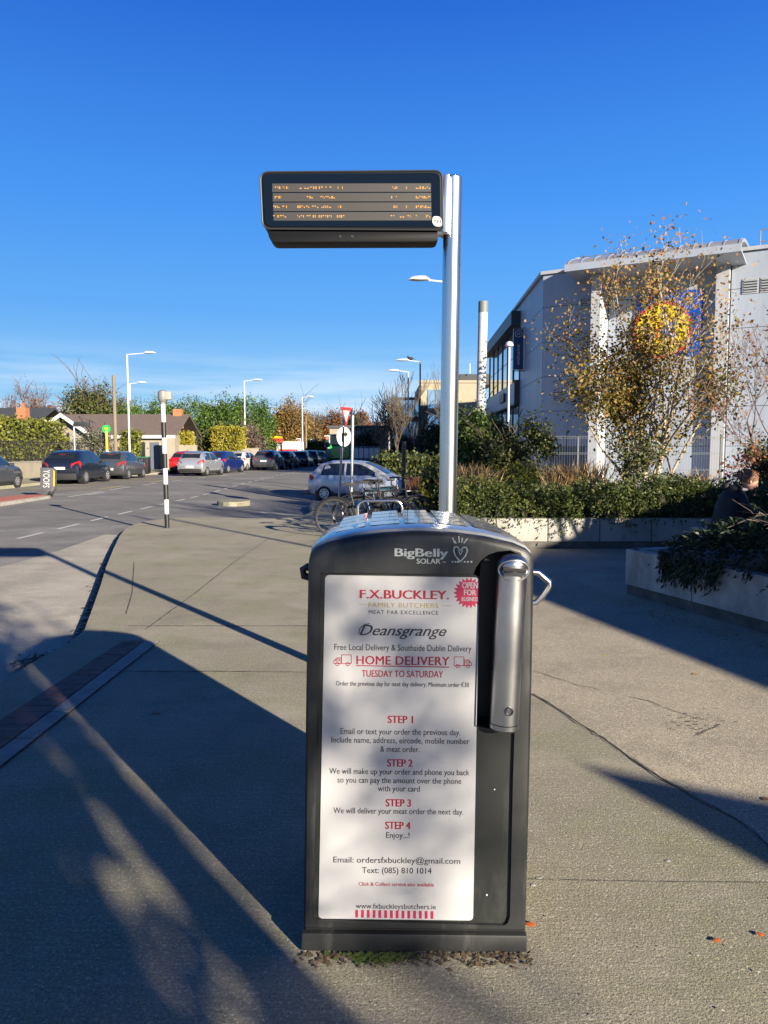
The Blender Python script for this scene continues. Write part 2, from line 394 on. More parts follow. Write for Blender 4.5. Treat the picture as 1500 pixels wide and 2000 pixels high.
M['panel'] = mat('pale grey composite panel', (0.37, 0.42, 0.50), 0.45, var=0.03, vscale=0.7)
M['panel_white'] = mat('white cladding', (0.43, 0.45, 0.485), 0.5, var=0.03, vscale=0.7)
M['gap'] = mat('panel joint backing', (0.16, 0.17, 0.19), 0.7)
M['zinc'] = mat('zinc roof sheet', (0.42, 0.44, 0.46), 0.35, 0.6, var=0.1, vscale=1)
M['dark_metal'] = mat('dark grey metal', (0.045, 0.048, 0.052), 0.45, 0.3)
M['black'] = mat('black plastic', (0.012, 0.012, 0.013), 0.45)
M['rubber'] = mat('rubber', (0.018, 0.018, 0.018), 0.8)
M['chrome'] = mat('bright steel', (0.62, 0.62, 0.62), 0.22, 1.0)
M['galv'] = mat('galvanised steel', (0.34, 0.36, 0.37), 0.45, 0.7, var=0.12, vscale=12)
M['white_paint'] = mat('white painted steel', (0.600, 0.608, 0.616), 0.4, var=0.03)
M['white'] = mat('white plastic', (0.585, 0.585, 0.585), 0.45)
M['glass_dark'] = mat('dark glazing', (0.012, 0.018, 0.026), 0.06, spec=0.9)
M['glass_blue'] = mat('reflective curtain wall glass', (0.42, 0.55, 0.66), 0.05, 0.8, spec=0.9)
M['door_dark'] = mat('dark blue grey door', (0.10, 0.12, 0.16), 0.5)
M['louvre'] = mat('louvre metal', (0.40, 0.42, 0.44), 0.5, 0.2)
M['blue_sign'] = mat('navy sign face', (0.012, 0.035, 0.12), 0.35)
M['logo_blue'] = mat('blue sign face', (0.0, 0.07, 0.42), 0.35)
M['yellow'] = mat('yellow sign face', (0.85, 0.62, 0.0), 0.35)
M['red'] = mat('red sign face', (0.62, 0.02, 0.02), 0.4)
M['green'] = mat('green sign face', (0.03, 0.45, 0.08), 0.4)
M['beige'] = mat('beige stone cladding', (0.345, 0.300, 0.210), 0.8, var=0.1, vscale=1)
M['render'] = mat('cream render', (0.315, 0.277, 0.210), 0.85, var=0.1, vscale=1.5)
M['tile'] = mat('brown roof tile', (0.136, 0.104, 0.088), 0.85, var=0.25, vscale=6)
M['slate'] = mat('slate roof', (0.05, 0.055, 0.065), 0.7, var=0.2)
M['brick'] = mat('orange brick', (0.40, 0.15, 0.07), 0.85, var=0.25, vscale=8)
M['wood_pole'] = mat('weathered timber', (0.20, 0.165, 0.12), 0.85, var=0.25, vscale=3, stretch=(8, 8, 0.6), bump=0.3)
M['bark'] = mat('grey brown bark', (0.10, 0.08, 0.06), 0.9, var=0.35, vscale=6, bump=0.4)
M['bark_birch'] = mat('pale birch bark', (0.50, 0.44, 0.34), 0.7, col2=(0.30, 0.25, 0.19), vscale=5, stretch=(1, 1, 3), bump=0.3)
M['twig'] = mat('reddish twigs', (0.14, 0.085, 0.06), 0.9, var=0.2)
L_birch = leaf_mat('birch leaves', [(0.05, 0.065, 0.015), (0.15, 0.14, 0.028), (0.33, 0.24, 0.05), (0.38, 0.20, 0.055), (0.40, 0.21, 0.10)], 0.35)
L_red = leaf_mat('russet leaves', [(0.20, 0.06, 0.04), (0.32, 0.14, 0.06), (0.28, 0.09, 0.07)], 0.4)
L_hedge = leaf_mat('box honeysuckle leaves', [(0.028, 0.045, 0.012), (0.055, 0.085, 0.02), (0.10, 0.13, 0.03), (0.15, 0.15, 0.05)], 0.25)
L_hedge_dark = leaf_mat('dark needle foliage', [(0.02, 0.035, 0.018), (0.035, 0.06, 0.028), (0.06, 0.08, 0.035)], 0.2)
L_cyp = leaf_mat('leyland cypress foliage', [(0.025, 0.055, 0.010), (0.065, 0.13, 0.02), (0.12, 0.19, 0.035)], 0.2)
L_lawnhedge = leaf_mat('clipped privet leaves', [(0.07, 0.095, 0.018), (0.15, 0.165, 0.025), (0.27, 0.25, 0.04)], 0.2)
L_gold = leaf_mat('golden privet leaves', [(0.16, 0.16, 0.02), (0.30, 0.27, 0.03), (0.42, 0.33, 0.04)], 0.2)
L_willow = leaf_mat('golden willow foliage', [(0.14, 0.085, 0.025), (0.25, 0.16, 0.045), (0.33, 0.21, 0.07)], 0.3)
L_rust = leaf_mat('rust autumn foliage', [(0.10, 0.04, 0.02), (0.20, 0.085, 0.03), (0.28, 0.14, 0.05)], 0.3)
L_brown = leaf_mat('brown twig mass', [(0.08, 0.055, 0.045), (0.14, 0.10, 0.08), (0.19, 0.14, 0.11)], 0.2)
L_mix = leaf_mat('mixed evergreen foliage', [(0.02, 0.035, 0.01), (0.05, 0.07, 0.02), (0.10, 0.12, 0.03), (0.16, 0.13, 0.05)], 0.2)
L_dry = leaf_mat('dry grass blades', [(0.22, 0.14, 0.06), (0.36, 0.24, 0.11), (0.42, 0.32, 0.17)], 0.3)
L_pine = leaf_mat('pine needles', [(0.03, 0.055, 0.015), (0.08, 0.13, 0.025), (0.16, 0.21, 0.04)], 0.2)

add_scuff(M['panel'], 1.2, (1, 1, .12), .48, .8, (.13, .14, .15), .5); add_scuff(M['panel_white'], 1.5, (1, 1, .12), .5, .8, (.15, .15, .15), .4)
add_scuff(M['wall_conc'], 4, (1, 1, .25), .5, .75, (.12, .12, .10), .6); add_scuff(M['wall_conc_dirty'], 3.5, (1, 1, .3), .45, .75, (.08, .085, .07), .75); add_scuff(M['render'], 1.5, (1, 1, .3), .5, .75, (.14, .12, .09), .5)
# ------------------------------------------------------------------ ground sheets
def grid(name, x0, x1, y0, y1, step, dz, material, **p):
    nx = int(round((x1 - x0) / step)); ny = int(round((y1 - y0) / step)); mb = MB()
    vs = [(x0 + (x1 - x0) * i / nx, y0 + (y1 - y0) * j / ny) for j in range(ny + 1) for i in range(nx + 1)]
    mb.add([(x, y, gz(x, y) + dz) for x, y in vs], [(j * (nx + 1) + i, j * (nx + 1) + i + 1, (j + 1) * (nx + 1) + i + 1, (j + 1) * (nx + 1) + i) for j in range(ny) for i in range(nx)])
    return mb.build(name, material, **p)
mb = MB(); mb.poly([(-2500, -2500, -0.56), (2500, -2500, -0.56), (2500, 2500, -0.56), (-2500, 2500, -0.56)]); mb.build('ground', M['lawn'], kind='structure')
grid('road', -30, 34, -24, 150, 1.0, 0, M['asphalt'], kind='structure')

def drape(pts, dz, name, material, sub=0, **p):
    """flat polygon laid on gz() at its corners"""
    mb = MB(); mb.poly([(x, y, gz(x, y) + dz) for x, y in pts]); return mb.build(name, material, smooth=False, **p)
# concrete bus bay left of the pavement, level with the road
g = [gp(-330, 1135, -.12), gp(0, 1108, -.12), gp(110, 1078, -.12), gp(200, 1046, -.12), gp(262, 1028, -.12)]
drape([(v.x, min(v.y, 15)) for v in g] + [(-3.5, 14.0), (-1.5, 5.0), (-2.5, 0.5), (-16, 0.5)], 0.006, 'bus_bay', M['bay'], kind='structure')

# pavement slab (z = 0 top), kerb face on its left side
ke = [gp(-60, 1372), gp(0, 1335), gp(50, 1302), gp(82, 1283), gp(135, 1256), gp(165, 1230), gp(180, 1190), gp(196, 1145), gp(207, 1108), gp(222, 1071), gp(234, 1046), gp(246, 1032), gp(262, 1024), gp(285, 1018), gp(330, 1012), gp(400, 1010), gp(480, 1012), gp(545, 1013), gp(590, 1008), gp(612, 998), gp(604, 988), gp(612, 980), gp(650, 976), gp(760, 975), gp(870, 975)]
pv = [(v.x, v.y) for v in ke] + [(14, 23.5), (24, 23.0), (24, -20), (-9, -20), (-6.0, -2), (-3.6, 2.2)]
mb = MB(); mb.prism([(x, y, 0) for x, y in pv], (0, 0, -0.5)); pav = mb.build('pavement', M['concrete_pave'], smooth=False, kind='structure')

# worn tarmac footway to the right of the crack
crack = [(1041, 1357), (1062, 1368), (1100, 1392), (1130, 1412), (1180, 1443), (1230, 1480), (1272, 1508), (1312, 1533), (1345, 1552), (1372, 1568), (1408, 1586), (1440, 1602), (1466, 1622), (1500, 1650), (1620, 1735)]
cw = [gp(*c) for c in crack]
tp = [(v.x, v.y) for v in cw] + [(12, 3.0), (12, 9), (9.0, 11.8), (-0.2, 11.85), (0.1, 7.0), (0.35, 5.3)]
mb = MB(); mb.poly([(x, y, 0.004) for x, y in tp]); mb.build('footway', M['tarmac_path'], smooth=False, kind='structure')
def crack_strip(pts, w, z=0.0085, jit=0.35):
    out = MB(); P = []
    for a, b in zip(pts[:-1], pts[1:]):
        a = Vector(a); b = Vector(b); n = max(2, int((b - a).length / 0.05))
        P += [a.lerp(b, i / n) for i in range(n)]
    P.append(Vector(pts[-1])); L = []; R = []
    for i, p in enumerate(P):
        d = (P[min(i + 1, len(P) - 1)] - P[max(i - 1, 0)]).normalized(); s = Vector((-d.y, d.x, 0)); o = s * RNG.normal() * w * jit
        ww = w * RNG.uniform(0.35, 1.3); L.append(p + s * ww / 2 + o); R.append(p - s * ww / 2 + o)
    n = len(P); out.add([(q.x, q.y, z) for q in L + R], [(i, i + 1, n + i + 1, n + i) for i in range(n - 1)]); return out
mb = MB()
for pts, w, j in (([tuple(v) for v in cw], 0.0075, 0.7),
                  ([gp(1045, 1312), gp(1080, 1325), gp(1130, 1340), gp(1175, 1350)], 0.006, 0.6),
                  ([gp(1230, 1363), gp(1270, 1372), gp(1310, 1388), gp(1352, 1402), gp(1385, 1410)], 0.006, 0.8),
                  ([gp(1362, 1440), gp(1385, 1428), gp(1408, 1417)], 0.008, 0.5)):
    c = crack_strip(pts, w, 0.0085, j); mb.add(c.v, c.f)
for k in range(70):   # crumbled patch beside the cracks
    p = gp(RNG.normal(1352, 34), RNG.normal(1414, 10)); r = RNG.uniform(0.003, 0.008); mb.poly([(p.x + r * math.cos(q) * RNG.uniform(.6, 1.4), p.y + r * math.sin(q), 0.0085) for q in (0, 1.3, 2.5, 3.8, 5)])
mb.build('pavement_cracks', mat('brown crack dirt', (.085, .068, .05), .95), smooth=False, kind='structure')  # flat brown strips and crumbs mark the cracks
# straight construction joints of the concrete bays
mb = MB()
for pts, w in (([gp(250, 1223), gp(430, 1223), gp(640, 1223)], 0.014), ([gp(243, 1312), gp(420, 1312), gp(620, 1314)], 0.012),
               ([gp(522, 1054), gp(455, 1100), gp(380, 1160), gp(284, 1230)], 0.010), ([gp(262, 1098), gp(258, 1160), gp(246, 1200)], 0.008),
               ([gp(1030, 1719), gp(1250, 1724), gp(1600, 1727)], 0.0025)):
    c = crack_strip(pts, w, 0.0045, 0.12); mb.add(c.v, c.f)
mb.build('pavement_joints', M['joint'], smooth=False, kind='structure')

# paver band: red bricks and a grey slab border, each its own piece
def line_x(a, b):
    A = gp(*a); B = gp(*b)
    return lambda y: A.x + (B.x - A.x) * (y - A.y) / (B.y - A.y)
Lx = line_x((240, 1253), (0, 1408)); Mx = line_x((285, 1251), (0, 1466)); Rx = line_x((314, 1251), (0, 1500))
band = thing('paver_band', 'diagonal band of red brick pavers with grey slab border let into the pavement', 'paving', (-2.0, 5.0, 0))
y = gp(240, 1252).y - 0.02; yend = 2.6; first = None
mb = MB(); mb.poly([(Lx(y) - .004, y + .006, 0.0042), (Lx(yend) - .004, yend, 0.0042), (Rx(yend) + .004, yend, 0.0042), (Rx(y) + .004, y + .006, 0.0042)])
mb.build('bedding', M['joint'], band, smooth=False, kind='structure')
i = 0
while y > yend:
    h = 0.105; y2 = y - h; g_ = 0.010
    cuts = [0, 1] if i % 2 else [0, 1]
    mid = 0.5 + 0.0 * i
    for a, b in ((0.0, mid), (mid, 1.0)) if False else ((0.0, 1.0),):
        zt = 0.0095 + RNG.uniform(-0.0015, 0.0015)
        P = [(Lx(y) + (Mx(y) - Lx(y)) * a + g_ / 2, y - g_ / 2), (Lx(y2) + (Mx(y2) - Lx(y2)) * a + g_ / 2, y2 + g_ / 2), (Lx(y2) + (Mx(y2) - Lx(y2)) * b - g_ / 2, y2 + g_ / 2), (Lx(y) + (Mx(y) - Lx(y)) * b - g_ / 2, y - g_ / 2)]
        mb = MB(); mb.prism([(px, py, 0.005) for px, py in P], (0, 0, zt - 0.005)); mb.build('brick', M['red_brick_paver'], band, smooth=False)
    if i % 4 == 0:
        y4 = y - 4 * h
        P = [(Mx(y) + .006, y - g_), (Mx(y4) + .006, y4 + g_ / 2), (Rx(y4) - .003, y4 + g_ / 2), (Rx(y) - .003, y - g_)]
        mb = MB(); mb.prism([(px, py, 0.005) for px, py in P], (0, 0, 0.005)); mb.build('slab', M['grey_slab'], band, smooth=False)
    y = y2; i += 1

# road markings
mb = MB()
y = 9.0
while y < 62:
    x = -6.98 + 0.013 * (y - 15); l = 1.05
    mb.poly([(x, y, gz(x, y) + .009), (x + .10, y, gz(x, y) + .009), (x + .115, y + l, gz(x, y + l) + .009), (x + .015, y + l, gz(x, y + l) + .009)]); y += 1.75
mb.build('lane_edge_marking', M['road_white'], smooth=False, kind='structure')
mb = MB()
for y, x, l in ((26.2, -11.0, 3.0), (30.3, -11.05, 2.4), (27.3, -10.75, 1.6), (34, -10.9, 2), (38, -10.7, 2), (42, -10.4, 2), (46, -10.0, 2), (50, -9.6, 2)):
    mb.poly([(x, y, gz(x, y) + .009), (x + .12, y, gz(x, y) + .009), (x + .14, y + l, gz(x, y + l) + .009), (x + .02, y + l, gz(x, y + l) + .009)])
mb.build('centre_marking', M['road_white'], smooth=False, kind='structure')
mb = MB()
def strip(a, b, w, dz=.011):
    a = Vector((*a, 0)); b = Vector((*b, 0)); d = (b - a).normalized(); s = Vector((-d.y, d.x, 0)) * w / 2
    mb.poly([(q.x, q.y, gz(q.x, q.y) + dz) for q in (a + s, a - s, b - s, b + s)])
strip((-14.9, 30.5), (-11.6, 30.7), .14); strip((-11.6, 30.7), (-11.4, 41.5), .14); strip((-11.4, 41.5), (-14.4, 41.6), .14)
for k in range(4): strip((-14.6, 31 + 2.6 * k), (-11.6, 33 + 2.6 * k), .12)
mb.build('yellow_box_marking', M['road_yellow'], smooth=False, kind='structure')
drape([(-18.4, 31.5), (-15.9, 31.5), (-15.9, 35.8), (-18.4, 35.8)], 0.10, 'red_surfacing', M['red_surf'], kind='structure')
drape([(-3.4, 30.5), (-1.0, 30.3), (-0.9, 33.4), (-3.2, 34)], 0.03, 'red_surfacing', M['red_surf'], kind='structure')
mb = MB()
for a, b in (((508, 999), (521, 1001)), ((418, 992), (436, 990))):
    A = gp(*a, -.1); B = gp(*b, -.1); strip((A.x, A.y), (B.x, B.y), .14, .012)
mb.build('junction_marking', M['road_white'], smooth=False, kind='structure')

# far footpath with kerb
mb = MB(); pts = [(-15.6, 20), (-15.5, 44), (-14.0, 56), (-11.6, 72), (-9.6, 86)]
poly = [(x, y, 0.11) for x, y in pts] + [(x - 3.2, y, 0.11) for x, y in reversed(pts)]
mb.prism(poly, (0, 0, -0.5)); mb.build('far_footpath', M['concrete_pave'], smooth=False, kind='structure')
mb = MB(); mb.poly([(-60, 20, .06), (-18.8, 20, .06), (-18.7, 44, .06), (-17.2, 56, .06), (-14.8, 72, .06), (-12.8, 86, .06), (-12.8, 130, .06), (-60, 130, .06)]); mb.build('front_gardens', M['lawn'], smooth=False, kind='structure')

# traffic island with kerb
def capsule(x0, x1, y0, y1, z, n=7):
    r = (x1 - x0) / 2; cx = (x0 + x1) / 2
    return [(x0, y0, z), (x1, y0, z)] + [(cx + r * math.cos(q), y1 - r + r * math.sin(q), z) for q in [PI * k / n for k in range(n + 1)]]
isl = thing('traffic_island', 'narrow kerbed traffic island with red paving in the main road, far left', 'traffic island', (-11.9, 18, -0.1))
mb = MB(); mb.prism(capsule(-12.6, -11.25, 8, 26.1, 0.03), (0, 0, -0.3)); mb.build('kerb', M['grey_slab'], isl, smooth=False)
mb = MB(); mb.prism(capsule(-12.45, -11.4, 8, 25.95, 0.034), (0, 0, 0.012)); mb.build('paving', M['red_surf'], isl, smooth=False)
# small splitter island in the side road
A = gp(430, 984, -.08); B = gp(482, 981, -.08)
isl = thing('kerb_island', 'small low concrete island lying in the mouth of the side road', 'traffic island', (A.x, A.y, -.1))
mb = MB(); cx, cy = (A.x + B.x) / 2, (A.y + B.y) / 2
mb.prism([(cx + .5 * math.cos(q) * 1.0, cy + .7 * math.sin(q), 0.0) for q in [2 * PI * k / 16 for k in range(16)]], (0, 0, -0.3)); mb.build('kerb', M['concrete_pave'], isl, smooth=False, bevel=0.02)

# ------------------------------------------------------------------ planter walls on the right
def panel_wall(name, label, a, b, zt, pw, thick, material, joints=None, chamfer=True, mat2=None):
    a = Vector((*a, 0)); b = Vector((*b, 0)); d = (b - a); Ln = d.length; d.normalize(); n = Vector((d.y, -d.x, 0))  # outward side
    t = thing(name, label, 'wall', (a.x, a.y, 0)); ang = math.atan2(d.y, d.x)
    c = a + d * Ln / 2 - n * (thick / 2 + 0.03)
    mb = MB(); mb.box(c + Vector((0, 0, 0.03)), (Ln, thick, 0.20), ang); mb.build('footing', M['plinth'], t, smooth=False, bevel=0.01)
    k = 0; s = 0
    while s < Ln - 0.05:
        w = min(pw, Ln - s) - 0.014
        c = a + d * (s + w / 2 + .007) - n * thick / 2
        mb = MB(); mb.box(c + Vector((0, 0, 0.115 + (zt - 0.115) / 2)), (w, thick, zt - 0.115), ang)
        mb.build('panel', mat2 if (mat2 and k % 2) else material, t, bevel=0.008); s += pw; k += 1
    return t
panel_wall('planter_wall', 'long pale concrete panel wall of the planter behind the bin, crossed by a diagonal shadow', (0.95, 11.9), (9.3, 11.9), 0.48, 0.82, 0.16, M['wall_conc'])
panel_wall('planter_wall', 'stained grey concrete wall of the near planter at the right edge, all in shade', (2.6, 8.1), (4.35, 2.95), 0.495, 1.02, 0.14, M['wall_conc_dirty'])
panel_wall('planter_wall', 'end wall of the near planter, running back from its corner', (5.9, 9.2), (2.63, 8.13), 0.495, 1.0, 0.14, M['wall_conc_dirty'])
mb = MB(); mb.prism([(2.8, 7.95, .43), (4.5, 3.0, .43), (12, 3.0, .43), (12, 9.4, .43), (5.9, 9.05, .43)], (0, 0, -.4)); mb.build('planter_soil', M['soil'], smooth=False, kind='structure')
mb = MB(); mb.prism([(0.97, 12.03, .42), (9.2, 12.03, .42), (22, 14, .42), (22, 20, .42), (14, 23, .42), (3.0, 23, .42), (1.6, 21, .42)], (0, 0, -.9)); mb.build('planting_bed', M['soil'], smooth=False, kind='structure')
mb = MB(); mb.poly([(1.5, 23, .02), (40, 23, .02), (40, 60, .02), (2, 60, .02)]); mb.build('yard', M['bay'], smooth=False, kind='structure')

# ------------------------------------------------------------------ supermarket building
O = Vector((7.87, 38.2, 0)); D = Vector((0.869, -0.495, 0)); NN = Vector((-0.495, -0.869, 0)); ZR = 10.3
ang = math.atan2(D.y, D.x)
mk = thing('supermarket', 'large pale grey panelled supermarket with curved canopy and round logo behind the birch', 'building', O)
def fb(mb, u0, u1, z0, z1, n0, n1, mi=0):   # box in facade coordinates; n positive = towards the viewer
    c = O + D * (u0 + u1) / 2 + NN * (n0 + n1) / 2; mb.box((c.x, c.y, (z0 + z1) / 2), (u1 - u0, abs(n1 - n0), z1 - z0), ang, mi)
F1d = Vector((0.03, 1, 0)).normalized(); F1L = 24.0; V1 = O + F1d * F1L; E = O + D * 24
mb = MB(); core = [O + NN * -0.08 + D * 0.08, E - NN * 0.08, E - NN * 14, V1 + Vector((9, 2, 0)), V1 + Vector((.1, 0, 0))]
mb.prism([(p.x, p.y, 0) for p in core], (0, 0, ZR - 0.12)); mb.build('wall', M['gap'], mk, smooth=False)
mb = MB(); mb.prism([(p.x, p.y, ZR - 0.119) for p in [O + NN * .1 - F1d * 0 + D * -.12, E + NN * .1, E - NN * 14.1, V1 + Vector((9.1, 2.1, 0)), V1 + Vector((-.12, .1, 0))]], (0, 0, 0.16)); mb.build('roof', M['panel_white'], mk, smooth=False)
rows = [0.0, 1.75, 3.5, 5.2, 6.9, 8.6, ZR - .13]
def pan(u0, u1, z0, z1, m='panel'):
    mb = MB(); fb(mb, u0 + .012, u1 - .012, z0 + .012, z1 - .012, -0.06, 0.0); mb.build('panel', M[m], mk, smooth=False)
for i in range(6):
    z0, z1 = rows[i], rows[i + 1]
    if i == 0: pan(0.02, .45, z0, z1); pan(2.2, 2.75, z0, z1)
    else: pan(0.02, 2.75, z0, z1)
    pan(3.2, 7.9, z0, z1)
    if i == 0: pan(8.5, 10.0, z0, z1); pan(11.3, 16, z0, z1)
    else: pan(8.5, 13.0, z0, z1); pan(13.0, 17.5, z0, z1); pan(17.5, 23.8, z0, z1)
# left facade panels and glazing (recedes)
def f1box(mb, v0, v1, z0, z1, o0, o1, mi=0):   # o = outwards (-x)
    c = O + F1d * (v0 + v1) / 2 + Vector((-1, 0.03, 0)) * (o0 + o1) / 2; mb.box((c.x, c.y, (z0 + z1) / 2), (abs(o1 - o0), v1 - v0, z1 - z0), -0.03, mi)
for i in range(6):
    mb = MB(); f1box(mb, 0.0, 3.7, rows[i] + .012, rows[i + 1] - .012, -.05, .0); mb.build('panel', M['panel'], mk, smooth=False)
    mb = MB(); f1box(mb, 3.72, 7.45, rows[i] + .012, rows[i + 1] - .012, -.05, .0); mb.build('panel', M['panel'], mk, smooth=False)
mb = MB(); f1box(mb, 7.5, 24, 9.02, 9.8, 0, .55); mb.build('cornice', M['dark_metal'], mk, smooth=False)
mb = MB(); f1box(mb, 7.5, 24, 9.8, ZR - .13, -.05, .0); mb.build('panel', M['panel'], mk, smooth=False)
mb = MB(); f1box(mb, 7.5, 24, 4.4, 5.66, -.05, .25); mb.build('fascia', M['panel'], mk, smooth=False)
mb = MB(); f1box(mb, 7.42, 7.5, 4.3, 5.75, -.05, .32); f1box(mb, 7.5, 24, 4.28, 4.38, -.05, .3); mb.build('fascia_trim', M['dark_metal'], mk, smooth=False)
mb = MB(); f1box(mb, 12, 14.2, 4.75, 5.3, .26, .4); mb.build('fascia_light', M['dark_metal'], mk, smooth=False)
edges = [7.5 + 16.5 * k / 6 for k in range(7)]
for k in range(6):
    for z0, z1 in ((5.7, 7.35), (7.4, 9.0)):
        mb = MB(); f1box(mb, edges[k] + .06, edges[k + 1] - .06, z0, z1, -.04, .0); w = mb.build('window', M['glass_blue'], mk, smooth=False)
    mb = MB(); f1box(mb, edges[k] + .06, edges[k + 1] - .06, .1, 4.25, -.04, .0); mb.build('window', M['glass_blue'], mk, smooth=False)
for k in range(7):
    mb = MB(); f1box(mb, edges[k] - .05, edges[k] + .05, 0, 9.0, -.04, .06); mb.build('mullion', M['dark_metal'], mk, smooth=False)
# portal
mb = MB(); fb(mb, 2.76, 3.18, 0, 9.6, -.06, 1.5); mb.build('portal_fin', M['panel_white'], mk, smooth=False)
mb = MB(); fb(mb, 7.92, 8.46, 0, 9.75, -.06, .36); mb.build('portal_fin', M['panel_white'], mk, smooth=False)
# curved standing seam canopy
arc = [(2.5, 9.92), (2.35, 10.12), (2.0, 10.34), (1.5, 10.55), (0.9, 10.72), (0.2, 10.84), (-0.6, 10.92), (-1.5, 10.95)]
arc = [(n, 9.92 + (z - 9.92) * .72) for n, z in arc]; arcb = [(n, z - .14) for n, z in arc]
def fp(u, n, z): p = O + D * u + NN * n; return (p.x, p.y, z)
mb = MB(); mb.prism([fp(1.82, n, z) for n, z in arc + arcb[::-1]], D * 7.25); mb.build('canopy', M['zinc'], mk, smooth=True)
mb = MB(); fb(mb, 1.80, 9.08, 9.62, 9.93, 2.42, 2.56); fb(mb, 1.80, 9.08, 9.62, 9.70, -.02, 2.42); mb.build('canopy_eave', M['panel'], mk, smooth=False)
for k in range(13):
    u = 1.9 + 7.05 * k / 12; mb = MB(); mb.prism([fp(u, n, z + .025) for n, z in arc] + [fp(u, n, z) for n, z in reversed(arc)], D * 0.05); mb.build('seam', M['zinc'], mk, smooth=False)
# louvres, doors
def louvre(u0, u1, z0, z1):
    mb = MB(); fb(mb, u0, u1, z0, z1, 0, .03); fr = mb.build('vent', M['panel_white'], mk, smooth=False)
    mb = MB(); fb(mb, u0 + .06, u1 - .06, z0 + .06, z1 - .06, .03, .034); mb.build('backing', M['dark_metal'], fr, smooth=False)
    mb = MB(); n = 5
    for k in range(n):
        z = z0 + .1 + (z1 - z0 - .2) * k / (n - 1); fb(mb, u0 + .06, u1 - .06, z - .03, z + .03, .036, .07)
    mb.build('slat', M['louvre'], fr, smooth=False)
louvre(1.83, 2.47, 8.35, 8.95); louvre(.55, 1.1, 3.95, 4.55); louvre(8.95, 9.6, 8.35, 9.0); louvre(9.65, 10.35, 8.35, 9.0)
mb = MB(); fb(mb, .47, 2.18, 0, 2.6, -.05, -.01); d_ = mb.build('door', M['door_dark'], mk, smooth=False)
mb = MB(); fb(mb, 1.3, 1.34, 0, 2.5, -.009, .01); mb.build('door_seam', M['dark_metal'], d_, smooth=False)
mb = MB(); fb(mb, 10.0, 11.3, 0, 2.45, -.05, -.01); d_ = mb.build('door', M['galv'], mk, smooth=False)
mb = MB(); fb(mb, 10.55, 11.15, 1.2, 1.75, -.009, .01); mb.build('door_notice', M['green'], d_, smooth=False)
# roof rails and stair hoops
def rail(us, zb, zt, nn=-1.2):
    mb = MB()
    for u in us: mb.cyl(fp(u, nn, zb), fp(u, nn, zt), .025, n=6)
    for z in (zt, (zb + zt) / 2): mb.cyl(fp(us[0], nn, z), fp(us[-1], nn, z), .025, n=6)
    mb.build('roof_rail', M['galv'], mk)
rail([1.3, 2.4, 3.5], ZR, 11.05, -1.0); rail([9.5, 10.6, 11.7, 12.8, 13.9], ZR, 11.3)
mb = MB(); mb.prism([fp(.75, -.9, ZR + .04), fp(1.1, -.9, ZR + .04), fp(1.5, -.9, ZR + .75), fp(1.35, -.9, ZR + .75)], NN * -.3); mb.build('roof_step', M['panel_white'], mk, smooth=False)
mb = MB(); mb.prism([fp(11.7, -.9, ZR + .04), fp(12.5, -.9, ZR + .04), fp(11.8, -.9, ZR + .95)], NN * -.3); mb.build('roof_step', M['panel_white'], mk, smooth=False)
# round logo on a blue square, inside the portal
def disc(u, z, r, n0, n1, m, name, seg=40, ring=None):
    mb = MB(); P = [fp(u + r * math.cos(q), n0, z + r * math.sin(q)) for q in [2 * PI * k / seg for k in range(seg)]]
    mb.prism(P, NN * (n1 - n0)); return mb.build(name, m, lg, smooth=False)
lc_u, lc_z = 5.95, 7.3
mb = MB(); fb(mb, lc_u - 1.45, lc_u + 1.45, lc_z - 1.45, lc_z + 1.45, 0.002, .09); lg = mb.build('logo_board', M['logo_blue'], mk, smooth=False)
disc(lc_u - .28, lc_z - .25, 1.30, .09, .11, M['red'], 'logo_ring'); disc(lc_u - .28, lc_z - .25, 1.16, .11, .13, M['yellow'], 'logo_disc')
for s_, dx, cc, hh, mm in (('L', -.72, .0, .78, 'logo_blue'), ('i', -.36, .0, .7, 'red'), ('d', -.02, .0, .74, 'logo_blue'), ('l', .34, .0, .74, 'logo_blue')):
    o_ = fp(lc_u - .28, .137, lc_z - .25)
    w_ = {'L': .36, 'i': .2, 'd': .42, 'l': .14}[s_]
    text_on('logo_letter', s_, o_, D, (0, 0, 1), dx + .17, 0, w_, hh, M[mm], lg, bold=.06, shear=.3 if s_ == 'i' else 0)

# navy projecting banner sign on brackets
bs = thing('banner_sign', 'navy vertical welcome sign projecting from the glazed side of the supermarket', 'sign', (8.0, 44, 6))
mb = MB(); mb.box((7.72, 44.0, 7.31), (.66, .12, 2.3)); mb.build('sign_box', M['white'], bs, smooth=False)
mb = MB(); mb.box((7.68, 43.93, 7.31), (.55, .012, 2.26)); mb.build('sign_face', M['blue_sign'], bs, smooth=False)
for z in (8.52, 6.1):
    mb = MB(); mb.cyl((7.4, 44, z), (8.1, 44, z), .03, n=6); mb.build('bracket', M['dark_metal'], bs)
text_on('lettering', 'welcome', (7.66, 43.92, 7.0), (0, 0, 1), (-1, 0, 0), 0, 0, 1.15, .20, M['white'], bs)
mb = MB(); q_ = [2 * PI * k / 24 for k in range(24)]
mb.tube([(7.68 + .2 * math.cos(a), 43.92, 8.18 + .17 * math.sin(a)) for a in q_], .015, 4, closed=True); mb.build('emblem', M['white'], bs)
text_on('lettering', 'M', (7.68, 43.92, 8.18), (1, 0, 0), (0, 0, 1), 0, 0, .16, .13, M['white'], bs)

